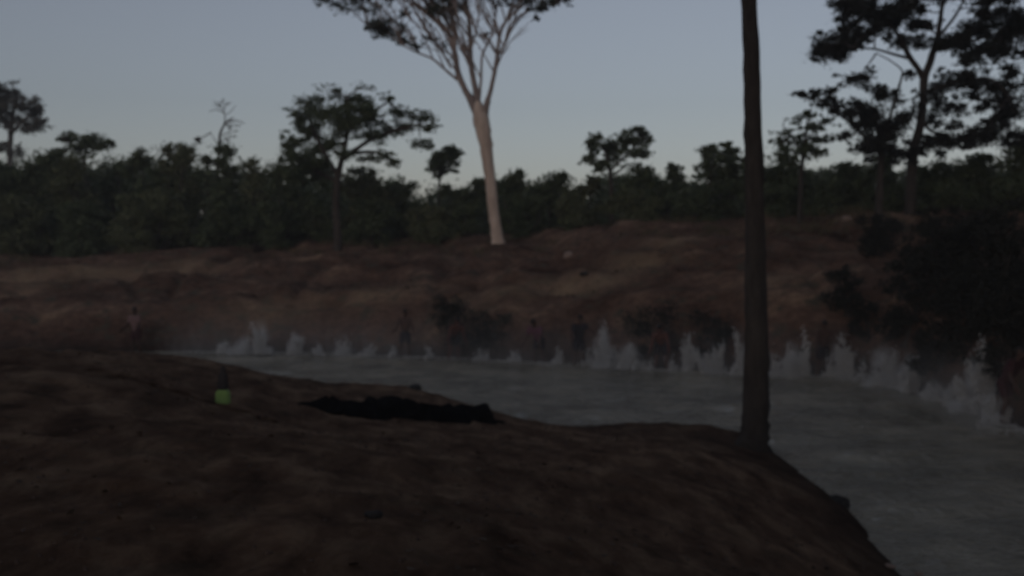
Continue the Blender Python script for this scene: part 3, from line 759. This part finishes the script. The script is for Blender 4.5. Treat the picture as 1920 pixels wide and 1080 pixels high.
# ------------------------------------------------------------------ rocks, heap, post
def blob(name, c, r, mat, label, cat, seed=0, group=None, squash=(1, 1, .7), rough=.35, sub=3):
    import bmesh
    bm = bmesh.new(); bmesh.ops.create_icosphere(bm, subdivisions=sub, radius=1)
    r_ = np.random.default_rng(seed); ph = r_.uniform(0, 6, (6, 3)); am = r_.normal(0, 1, (6, 3))
    for v in bm.verts:
        d = v.co.normalized(); n = 0
        for a, p in zip(am, ph): n += math.sin(2.2 * (a[0] * d.x + a[1] * d.y + a[2] * d.z) + p[0]) * .17
        k = 1 + rough * n
        v.co = Vector((d.x * squash[0], d.y * squash[1], d.z * squash[2])) * (k * r)
    me = bpy.data.meshes.new(name); bm.to_mesh(me); bm.free(); me.materials.append(mat)
    for p in me.polygons: p.use_smooth = True
    o = obj(name, me, None, c)
    return tag(o, label, cat, group)
def at_ground(px, D):
    x = (px - 960) * D / F
    return np.array((x, D, gz(x, D)))
c = hit(1575, 388); blob('stone', c + np.array((0, 0, .12)), .36, M['pale_rock'], 'pale stone sitting on the far bank crest', 'stone', 1, squash=(1.1, 1, .6))
c = on_plane(1574, 944, .05); blob('stone', c, .13, M['dark_rock'], 'dark clod at the near water edge right of trunk', 'stone', 2, squash=(1.1, 1, .95))
c = hit(1066, 480); blob('stone', c, .22, M['pale_rock'], 'small pale stone on far bank slope right of pale tree', 'stone', 3)
c = hit(1590, 412); blob('stone', c, .2, M['pale_rock'], 'small pale stone below crest, right of the near trunk', 'stone', 4)
c = on_plane(776, 730, .95); blob('earth_clod', c, .12, M['dark_rock'], 'small dark clod on the near bank rim', 'clod', 5, squash=(1.2, 1, .9))
for k, (px, py, r, lab) in enumerate(((1667, 1066, .05, 'small pale pebble at bottom of the near water edge'), (1722, 1072, .035, 'tiny pale pebble at the bottom near the water'), (700, 1010, .05, 'dark stone in the bottom middle foreground'), (1095, 520, .14, 'dark stone on tan scrape of far bank'))):
    if py < 600: c = hit(px, py)
    else:
        z = .05 if px > 1600 else 1.6
        q = on_plane(px, py, z); c = np.array((q[0], q[1], max(gz(q[0], q[1]), .02)))
    blob('pebble', c + np.array((0, 0, r * .3)), r, M['pale_rock'] if k < 2 else M['dark_rock'], lab, 'stone', 20 + k, squash=(1.2, 1, .6))

# long black heap on the near bank
def black_heap():
    path = [(548, 765), (600, 768), (660, 773), (720, 780), (790, 784), (860, 787), (910, 790), (942, 793)]
    hgt = [.05, .20, .23, .24, .31, .25, .21, .04]
    wid = [.10, .3, .4, .42, .45, .38, .34, .12]
    C = [on_plane(x, y, np.interp(x, [548, 700, 942], [1.42, 1.18, .70])) for x, y in path]
    C = [np.array((c[0], c[1] + .2, gz(c[0], c[1] + .2))) for c in C]
    n = 60; seg = 18
    t = np.linspace(0, len(C) - 1, n); C = np.array(C)
    Pth = np.stack([np.interp(t, np.arange(len(C)), C[:, i]) for i in range(3)], 1)
    H = np.interp(t, np.arange(len(C)), hgt) * (1 + .35 * fbm(t * 1.7, t * 0 + 3, 3, 8) * 2); W = np.interp(t, np.arange(len(C)), wid)
    V = []
    for i in range(n):
        for j in range(seg):
            a = math.pi * (j / (seg - 1))
            k = 1 + .25 * math.sin(3 * a + t[i] * 2.7) + .12 * math.sin(7 * a - t[i] * 6)
            V.append(Pth[i] + np.array((.06 * math.sin(t[i] * 5 + a * 2), -math.cos(a) * W[i] * k, math.sin(a) * H[i] * k - .05)))
    org = Pth[n // 2]
    idx = np.arange(n * seg).reshape(n, seg)
    Q = np.stack((idx[:-1, :-1], idx[1:, :-1], idx[1:, 1:], idx[:-1, 1:]), -1).reshape(-1, 4)
    me = mesh('black_heap', np.array(V) - org, [Q], M['black'], True)
    o = obj('black_heap', me, None, org)
    tag(o, 'long low black heap lying along the near bank above the water', 'heap')
black_heap()

# short marker post with lime green foot
def marker():
    q = on_plane(418, 752, 1.66); x, y = q[0], q[1]; z = gz(x, y)
    k = y / F
    e = empty('marker_post', (x, y, z), 'short dark post with lime green block at its foot, on near bank', 'post')
    import bmesh
    def box(name, w, d, z0, z1, mat, taper=1., bev=.02):
        bm = bmesh.new(); bmesh.ops.create_cube(bm, size=1)
        for v in bm.verts:
            s = taper if v.co.z > 0 else 1
            v.co = Vector((v.co.x * w * s, v.co.y * d * s, z0 if v.co.z < 0 else z1))
        bmesh.ops.bevel(bm, geom=bm.edges[:], offset=bev, segments=3, affect='EDGES')
        me = bpy.data.meshes.new(name); bm.to_mesh(me); bm.free(); me.materials.append(mat)
        obj(name, me, e)
    box('green_block', 25 * k, 22 * k, -.02, 25 * k, M['lime'], .93)
    box('post_shaft', 20 * k, 16 * k, 25.5 * k, 58 * k, M['post'], .8)
    box('post_cap', 11 * k, 10 * k, 58.5 * k, 70 * k, M['post'], .8, .012)
marker()

# ------------------------------------------------------------------ people wading at the far shore
def capsule(p0, p1, r0, r1, seg=10):
    p0 = np.asarray(p0, float); p1 = np.asarray(p1, float)
    d = p1 - p0; L = np.linalg.norm(d) + 1e-9; d = d / L
    a = np.cross(d, (0.3, 1, .17)); a /= np.linalg.norm(a); b = np.cross(d, a)
    rows = []
    for th in (-80, -50, -20, 0): rows.append((p0 + d * r0 * math.sin(R(th)), r0 * math.cos(R(th))))
    for th in (0, 20, 50, 80): rows.append((p1 + d * r1 * math.sin(R(th)), r1 * math.cos(R(th))))
    ang = np.linspace(0, 2 * math.pi, seg, endpoint=False)
    V = np.concatenate([c + (np.cos(ang)[:, None] * a + np.sin(ang)[:, None] * b) * r for c, r in rows] + [p0[None] - d * r0, p1[None] + d * r1])
    m = len(rows); i = np.arange(m * seg).reshape(m, seg); j = np.roll(i, -1, 1)
    Q = np.stack((i[:-1], j[:-1], j[1:], i[1:]), -1).reshape(-1, 4)
    T = np.concatenate((np.stack((j[0], i[0], np.full(seg, m * seg)), -1), np.stack((i[-1], j[-1], np.full(seg, m * seg + 1)), -1)))
    return V, Q, T

def fuse(name, caps, voxel, mat, smooth=3):
    V = []; Q = []; T = []; n = 0
    for c in caps:
        v, q, t = capsule(*c); V.append(v); Q.append(q + n); T.append(t + n); n += len(v)
    me = mesh(name + '_raw', np.concatenate(V), [np.concatenate(Q), np.concatenate(T)], mat)
    o = bpy.data.objects.new(name + '_raw', me); COL.objects.link(o)
    m = o.modifiers.new('r', 'REMESH'); m.mode = 'VOXEL'; m.voxel_size = voxel; m.use_smooth_shade = True
    s = o.modifiers.new('s', 'SMOOTH'); s.iterations = smooth; s.factor = .5
    dg = bpy.context.evaluated_depsgraph_get()
    out = bpy.data.meshes.new_from_object(o.evaluated_get(dg)); out.name = name
    bpy.data.objects.remove(o); bpy.data.meshes.remove(me)
    out.materials.clear(); out.materials.append(mat)
    return out

def person_meshes(pose, skin, lower, upper=None):
    """pose: lean (deg forward), arms: [(shoulder pitch, spread, elbow)], faces +Y; feet at z=0"""
    lean, twist, arms, stance, knee = pose
    hipz = .90 - .10 * knee
    caps = []
    hips = []; up = np.array((0, math.sin(R(lean)), math.cos(R(lean)))); fw = np.array((0, math.cos(R(lean)), -math.sin(R(lean)))); sx = np.array((1., 0, 0))
    pel = np.array((0, 0, hipz))
    legs = []
    for s in (-1, 1):
        h = pel + np.array((s * .085, 0, 0)); k = np.array((s * (.09 + stance * .5), .05 + .16 * knee + s * stance * .3, .47 - .03 * knee)); a = np.array((s * (.09 + stance), -.02 + s * stance * .6, .08))
        legs += [(h, k, .088, .058), (k, k * .55 + a * .45 + np.array((0, -.018, 0)), .056, .056), (k * .55 + a * .45 + np.array((0, -.018, 0)), a, .056, .038), (a, a + np.array((s * .02, .16, -.045)), .04, .032)]
    caps += legs
    tor = lambda t: pel + up * t
    caps += [(tor(-.02) + sx * -.06, tor(-.02) + sx * .06, .105, .105), (tor(.0), tor(.25), .115, .105), (tor(.22) - sx * .05, tor(.40) - sx * .07, .105, .105), (tor(.22) + sx * .05, tor(.40) + sx * .07, .105, .105),
             (tor(.49) - sx * .15, tor(.49) + sx * .15, .068, .068), (tor(.46), tor(.60), .058, .052)]
    hu = (up + np.array((0, 0, .6))); hu /= np.linalg.norm(hu); hf = np.cross((1, 0, 0), -hu); hf = hf if hf[1] > 0 else -hf
    neck = tor(.58); hc = neck + hu * .13
    caps += [(hc - hu * .045 + hf * .012, hc + hu * .03, .072, .092), (hc - hu * .085 + hf * .045, hc - hu * .05 + hf * .05, .036, .05),
             (hc - hu * .01 + hf * .088, hc - hu * .035 + hf * .104, .010, .015), (hc - sx * .088 - hu * .01, hc - sx * .092 - hu * .035, .016, .012), (hc + sx * .088 - hu * .01, hc + sx * .092 - hu * .035, .016, .012),
             (hc - hu * .068 + hf * .088 - sx * .016, hc - hu * .068 + hf * .088 + sx * .016, .009, .009), (hc + hu * .012 + hf * .082 - sx * .05, hc + hu * .012 + hf * .082 + sx * .05, .014, .014)]
    for s, (pitch, spread, elbow) in zip((-1, 1), arms):
        sh = tor(.49) + sx * s * .185
        def dirn(p):
            v = -up * math.cos(R(p)) + fw * math.sin(R(p)); v = v * math.cos(R(spread)) + sx * s * math.sin(R(spread)); return v / np.linalg.norm(v)
        d1 = dirn(pitch); el = sh + d1 * .29; d2 = dirn(pitch + elbow); wr = el + d2 * .25
        caps += [(sh, el, .056, .043), (el, el * .6 + wr * .4, .043, .041), (el * .6 + wr * .4, wr, .041, .029)]
        side = np.cross(d2, sx * s); side /= np.linalg.norm(side) + 1e-9; pal = np.cross(d2, side)
        caps += [(wr + side * .012, wr + d2 * .085 + side * .022, .022, .019), (wr - side * .012, wr + d2 * .085 - side * .022, .022, .019)]
        for f, (o_, L) in enumerate(((-.033, .062), (-.011, .078), (.011, .084), (.033, .074))):
            b0 = wr + d2 * .085 + side * o_; b1 = b0 + d2 * L * .55 + pal * .006; b2 = b1 + (d2 * .9 + pal * .35) * L * .5
            caps += [(b0, b1, .0105, .0095), (b1, b2, .0095, .008)]
        t0 = wr + d2 * .03 - side * .03; caps += [(t0, t0 + d2 * .04 - side * .03, .013, .011), (t0 + d2 * .04 - side * .03, t0 + d2 * .07 - side * .035, .011, .009)]
    body = fuse('body', caps, .0115, skin)
    hair = fuse('hair', [(hc + hu * .045 - hf * .012, hc + hu * .05 + hf * .02, .089, .082), (hc - hf * .03 + hu * .02, hc - hf * .04 - hu * .06, .085, .066)], .018, M['hair'])
    sc = []
    for s in (-1, 1):
        h = pel + np.array((s * .085, 0, 0)); k = np.array((s * (.09 + stance * .5), .05 + .16 * knee + s * stance * .3, .47 - .03 * knee))
        sc.append((h, h * .4 + k * .6, .103, .092))
    sc += [(tor(-.02) + sx * -.06, tor(-.02) + sx * .06, .118, .118), (tor(0), tor(.06), .126, .122)]
    shorts = fuse('shorts', sc, .02, lower)
    shirt = None
    if upper:
        ss = [(tor(.02), tor(.25), .128, .118), (tor(.2) - sx * .05, tor(.40) - sx * .07, .117, .118), (tor(.2) + sx * .05, tor(.40) + sx * .07, .117, .118), (tor(.475) - sx * .15, tor(.475) + sx * .15, .082, .082)]
        for s, (pitch, spread, elbow) in zip((-1, 1), arms):
            sh = tor(.49) + sx * s * .185
            v = (-up * math.cos(R(pitch)) + fw * math.sin(R(pitch))) * math.cos(R(spread)) + sx * s * math.sin(R(spread))
            ss.append((sh, sh + v * .17, .072, .064))
        shirt = fuse('shirt', ss, .02, upper)
    return body, hair, shorts, shirt

PEOPLE = [  # px, waterline py, facing deg (0 = away from camera), pose, skin, lower, upper, label
    (256, 657, 160, (8, 0, [(30, 12, 30), (20, 15, 40)], .06, .1), 'skin', 'cloth_red', 'cloth_pink', 'person in pinkish top and red shorts wading at far left of pond'),
    (760, 659, 175, (4, 0, [(25, 14, 30), (35, 12, 35)], .07, .1), 'skin', 'cloth_dark', None, 'bare chested dark haired person standing upright in water below mid bank'),
    (850, 664, 200, (48, 0, [(55, 10, 15), (45, 12, 20)], .10, .4), 'skin_red', 'cloth_dark', None, 'person bending over the water, reaching down, left of centre'),
    (1012, 672, 150, (40, 0, [(60, 10, 10), (50, 14, 20)], .08, .4), 'skin', 'cloth_dark', 'cloth_purple', 'person in purplish top bending towards the water at centre'),
    (1085, 683, 190, (14, 0, [(70, 12, 30), (35, 14, 30)], .08, .2), 'skin', 'cloth_dark', 'cloth_dark', 'dark clothed person wading left of the paired tall splashes'),
    (1240, 690, 165, (46, 0, [(65, 12, 10), (55, 10, 10)], .10, .4), 'skin_red', 'cloth_dark', None, 'person bent low between splashes left of the near trunk'),
    (1541, 699, 185, (16, 0, [(60, 12, 20), (45, 14, 25)], .08, .2), 'skin', 'cloth_dark', None, 'person wading between two splashes right of near trunk'),
    (1882, 782, 215, (30, 0, [(70, 12, 20), (40, 14, 25)], .08, .3), 'skin', 'cloth_red', 'cloth_red', 'person in dark red bending by the largest splash at right'),
]
for px, py, face, pose, sk, lo, upc, lab in PEOPLE:
    q = on_plane(px, np.interp(px, [a[0] for a in SHORE_PX], [a[1] for a in SHORE_PX]) + 2.0, 0)
    b, h, s, u = person_meshes(pose, M[sk], M[lo], M[upc] if upc else None)
    z = max(gz(q[0], q[1]), -.62)
    e = empty('person', (q[0], q[1], z), lab, 'person', 'people wading along the far shore')
    e.rotation_euler.z = R(face)
    obj('body', b, e); obj('hair', h, e); obj('shorts', s, e)
    if u: obj('shirt', u, e)

# ------------------------------------------------------------------ splashes
OCT_V = np.array([(1, 0, 0), (-1, 0, 0), (0, 1, 0), (0, -1, 0), (0, 0, 1.5), (0, 0, -1.5)], float)
OCT_F = np.array([(0, 2, 4), (2, 1, 4), (1, 3, 4), (3, 0, 4), (2, 0, 5), (1, 2, 5), (3, 1, 5), (0, 3, 5)])
def droplets(name, C, r, mat, tall=1.0):
    n = len(C)
    V = (C[:, None] + (OCT_V * np.array((1, 1, tall)))[None] * np.asarray(r)[:, None, None]).reshape(-1, 3)
    Fc = (OCT_F[None] + 6 * np.arange(n)[:, None, None]).reshape(-1, 3)
    return mesh(name, V, [Fc], mat)

def splash(px, py, top, hw, label, strength=1.0, lean=0, jets=None):
    py = max(py, np.interp(px, [a[0] for a in SHORE_PX], [a[1] for a in SHORE_PX]) + 4)
    q = on_plane(px, py, 0); D = q[1]
    w = px_m(hw, D); h = px_m(py - top, D)
    e = empty('water_splash', (q[0], q[1], 0), label, 'splash', 'splashes along the far shore')
    C = []; rad = []
    jets = jets or max(5, int(6 + w * 16))
    for j in range(jets):
        ox = rng.normal(0, .55) * w; oy = rng.normal(0, .4) * w
        hj = h * rng.uniform(.25, .85) * math.exp(-.5 * (ox / w) ** 2) if j > 1 else h * (1.0 - .2 * j)
        if j < 1: ox *= .3
        n = int(130 * strength * (.6 + 1.8 * hj))
        t = rng.beta(.9, 1.7, n)
        sp = .022 + .05 * w * (1 - t) + .035 * t
        tilt = rng.normal(0, .12) + .25 * ox
        x = ox + tilt * hj * t + rng.normal(0, 1, n) * sp + lean * t * h
        y = oy + rng.normal(0, 1, n) * sp
        C.append(np.stack((x, y, np.abs(hj * t * (1 + rng.normal(0, .05, n)))), -1)); rad.append((.023 - .013 * t) * rng.uniform(.5, 1.3, n))
    n = int(240 * strength * (1 + w))           # low foam round the foot
    a = rng.uniform(0, 2 * math.pi, n); rr = w * 1.15 * rng.uniform(0, 1, n) ** .5
    C.append(np.stack((np.cos(a) * rr, np.sin(a) * rr * .8, np.abs(rng.normal(0, .04 + .05 * h, n))), -1)); rad.append(rng.uniform(.006, .016, n))
    C = np.concatenate(C); rad = np.concatenate(rad)
    if strength < .75: keep = rng.uniform(0, 1, len(C)) < strength * .6; C = C[keep]; rad = rad[keep]
    tag(obj('spray', droplets('spray', C, rad, M['spray'], 2.6), e), kind='stuff')
    # fine mist filling the plume
    T = Tubes(); k = 9
    tt = np.linspace(0, 1, k)
    T.add([np.array((lean * t * h, 0, .01 + 1.12 * h * t)) for t in tt], w * 1.75 * np.ones(k), 16, 0)
    mo = obj('mist', T.mesh('mist', M['mist'], (0, 0, 0)), e); ms = strength ** 1.6 * (.4 if hw <= 12 else .85); mo.color = (ms, ms, ms, 1)

SPL = [
    (421, 657, 638, 12, 'small splash at left end of the splash row', 1.0), (458, 657, 632, 20, 'second splash from the left, low and broad', 1.0), (493, 657, 600, 14, 'taller narrow splash, third from left', 1.0, ),
    (553, 657, 622, 13, 'bright compact splash standing alone, fourth from left', 1.5), (640, 661, 624, 16, 'faint wide splash right of the bright compact one', .5), (690, 663, 638, 16, 'very faint low splash left of the upright person', .4),
    (966, 676, 650, 16, 'small faint splash near centre of the far shore', .5), (1132, 685, 600, 17, 'tall wispy splash, left of the centre right pair', .9), (1176, 688, 640, 20, 'broad splash, right of the centre right pair', 1.2),
    (1290, 692, 622, 12, 'narrow column splash left of the near trunk', .9), (1342, 691, 635, 18, 'broad splash close left of near trunk', 1.0), (1386, 697, 615, 8, 'thin jet splash touching the near trunk left edge', 1.1),
    (1488, 698, 642, 26, 'broad splash just right of the near trunk', 1.0), (1512, 697, 600, 8, 'thin tall jet beside the broad splash right of trunk', .6), (1580, 706, 622, 18, 'tall white column splash right of wading person', 1.3),
    (1660, 718, 650, 28, 'wide bright splash in front of small dark shrub', 1.4), (1704, 724, 664, 24, 'right half of wide splash pair before dark shrub', 1.2), (1756, 744, 714, 26, 'low foam splash left of the largest splash', .7),
    (1832, 770, 676, 34, 'largest white splash near the right edge', 1.6), (1846, 764, 630, 8, 'thin vertical jet rising from the largest splash', .9), (1874, 784, 730, 24, 'right shoulder of foam beside the largest splash', 1.0),
    (596, 660, 640, 10, 'very small splash between bright compact and faint wide splashes', .5), (735, 664, 640, 8, 'thin faint jet just left of upright person', .4), (805, 667, 640, 9, 'thin faint jet between upright person and bending person', .4), (905, 672, 645, 10, 'thin faint jet right of the bending person', .45),
    (1045, 680, 648, 10, 'small splash between purple topped person and dark clothed person', .6), (1110, 684, 640, 10, 'short splash between dark clothed person and tall wispy splash', .35), (1210, 690, 655, 12, 'short splash left of the low bent person', .35), (1262, 691, 655, 9, 'thin short splash right of the low bent person', .35),
    (1316, 691, 650, 9, 'thin short splash between column and broad splash', .35), (1452, 698, 640, 10, 'thin splash touching the near trunk right edge', .35), (1555, 702, 650, 9, 'short splash right beside wading person', .35), (1612, 708, 655, 14, 'short splash left of wide bright splash', .35), (1795, 756, 706, 18, 'medium splash left shoulder of the largest splash', .9),
]
for s in SPL: splash(*s, lean=rng.uniform(-.16, .16))

# thin veil of spray hanging over the churned far edge
V = []; seg = 40
for t in np.linspace(0, 1, seg):
    px = 330 + t * 1590; py = np.interp(px, [a[0] for a in SHORE_PX], [a[1] for a in SHORE_PX])
    c = on_plane(px, py + 4, 0); dx = np.array((.35, 1.3, 0)) if px < 1650 else np.array((1.2, .5, 0))
    for a, b in ((-1, .02), (1, .02), (1, 1.9), (-1, 1.9)): V.append(c + dx * a + np.array((0, 0, b)))
V = np.array(V); idx = np.arange(seg * 4).reshape(seg, 4); jj = np.roll(idx, -1, 1)
Q = np.concatenate((np.stack((idx[:-1], jj[:-1], jj[1:], idx[1:]), -1).reshape(-1, 4), idx[:1, ::-1], idx[-1:]))
tag(obj('spray_veil', mesh('spray_veil', V, [Q], M['veil'])), 'thin grey veil of spray hanging over the far water edge', 'spray', kind='stuff')

# foam line along the churned far edge
C = []; rad = []
for a, b, n, sp in ((620, 800, 900, .35), (800, 1000, 900, .30), (1000, 1200, 1500, .35), (1200, 1440, 2000, .4), (1440, 1700, 2000, .5), (1700, 1920, 2200, .6), (360, 620, 700, .3)):
    px = rng.uniform(a, b, n); py = np.interp(px, [q[0] for q in SHORE_PX], [q[1] for q in SHORE_PX])
    keep = fbm(px * .035, px * 0, 3, 91) > -.08
    for x_, y_ in zip(px[keep], py[keep]):
        q = on_plane(x_, y_ + 1.5, 0)
        C.append((q[0] + rng.normal(0, .1), q[1] - abs(rng.normal(0, sp)), abs(rng.normal(0, .02)))); rad.append(rng.uniform(.004, .014))
for i in range(1400):   # streaks of foam drifting off the largest splash
    px = rng.uniform(1830, 1940); py = np.interp(px, [1830, 1940], [796, 800]) + rng.normal(0, 8)
    q = on_plane(px, py, 0); C.append((q[0], q[1], .01)); rad.append(rng.uniform(.003, .011))
tag(obj('foam', droplets('foam', np.array(C), np.array(rad), M['spray'])), 'broken line of white foam along the far water edge', 'foam', kind='stuff')

# ------------------------------------------------------------------ ground litter, clods, dry grass
def scatter(n, x0, x1, y0, y1, ok):
    X = rng.uniform(x0, x1, n); Y = y0 + (y1 - y0) * rng.uniform(0, 1, n) ** 1.3
    Z, zn, s = ground_h(X, Y)
    k = ok(X, Y, Z, zn, s)
    return np.stack((X[k], Y[k], Z[k]), -1)
L = scatter(4500, -12, 5, 4, 22, lambda X, Y, Z, zn, s: (Z > .25) & (fbm(X * .7, Y * .7, 3, 61) > -.02))
tag(obj('leaf_litter', leaf_mesh('leaf_litter', [L + np.array((0, 0, .012))], .065, M['litter'], (0, 0, 0), .8)), 'scattered dry leaves over the near bank', 'litter', kind='stuff')
L = scatter(6000, -24, 14, 36, 54, lambda X, Y, Z, zn, s: (s > 2.2) & (fbm(X * .5, Y * .5, 3, 62) > .0))
tag(obj('leaf_litter', leaf_mesh('leaf_litter', [L + np.array((0, 0, .02))], .16, M['litter'], (0, 0, 0), .8)), 'dry litter strewn over the far bank slope', 'litter', kind='stuff')
G = []
L = scatter(2600, -24, 14, 36, 56, lambda X, Y, Z, zn, s: (s > 8) & (fbm(X * .6, Y * .6, 3, 63) > .03))
for p in L:
    k = rng.integers(6, 12)
    for _ in range(k):
        b = p + np.array((rng.normal(0, .09), rng.normal(0, .09), -.02)); t = b + np.array((rng.normal(0, .1), rng.normal(0, .1), rng.uniform(.12, .38)))
        G.append((b + (.012, 0, 0), b - (.012, 0, 0), t - (.003, 0, 0), t + (.003, 0, 0)))
G = np.array(G).reshape(-1, 3)
tag(obj('dry_grass', mesh('dry_grass', G, [np.arange(len(G)).reshape(-1, 4)], M['grass'])), 'dry grass tufts along the far bank crest', 'grass', kind='stuff')
L = scatter(1800, -12, 5, 5, 22, lambda X, Y, Z, zn, s: Z > .1)
tag(obj('dirt_clods', droplets('dirt_clods', L * np.array((1, 1, 1)) , rng.uniform(.006, .02, len(L)), M['rock'])), 'loose crumbs of earth on the near bank', 'dirt', kind='stuff')

# ------------------------------------------------------------------ evening haze
hm = bpy.data.materials.new('evening_haze'); hm.use_nodes = True
nt = hm.node_tree; nt.nodes.clear()
ho = nt.nodes.new('ShaderNodeOutputMaterial'); hv = nt.nodes.new('ShaderNodeVolumePrincipled')
hv.inputs['Color'].default_value = (.92, .93, .95, 1); hv.inputs['Density'].default_value = .0011
nt.links.new(hv.outputs[0], ho.inputs['Volume'])
x0, x1, y0, y1, z0, z1 = -960, 960, -960, 960, -3.5, 16
V = [(x, y, z) for z in (z0, z1) for y in (y0, y1) for x in (x0, x1)]
hz = obj('haze', mesh('haze', V, [[(0, 2, 3, 1), (4, 5, 7, 6), (0, 1, 5, 4), (2, 6, 7, 3), (0, 4, 6, 2), (1, 3, 7, 5)]], hm))
tag(hz, 'thin evening haze filling the air', 'haze', kind='stuff')
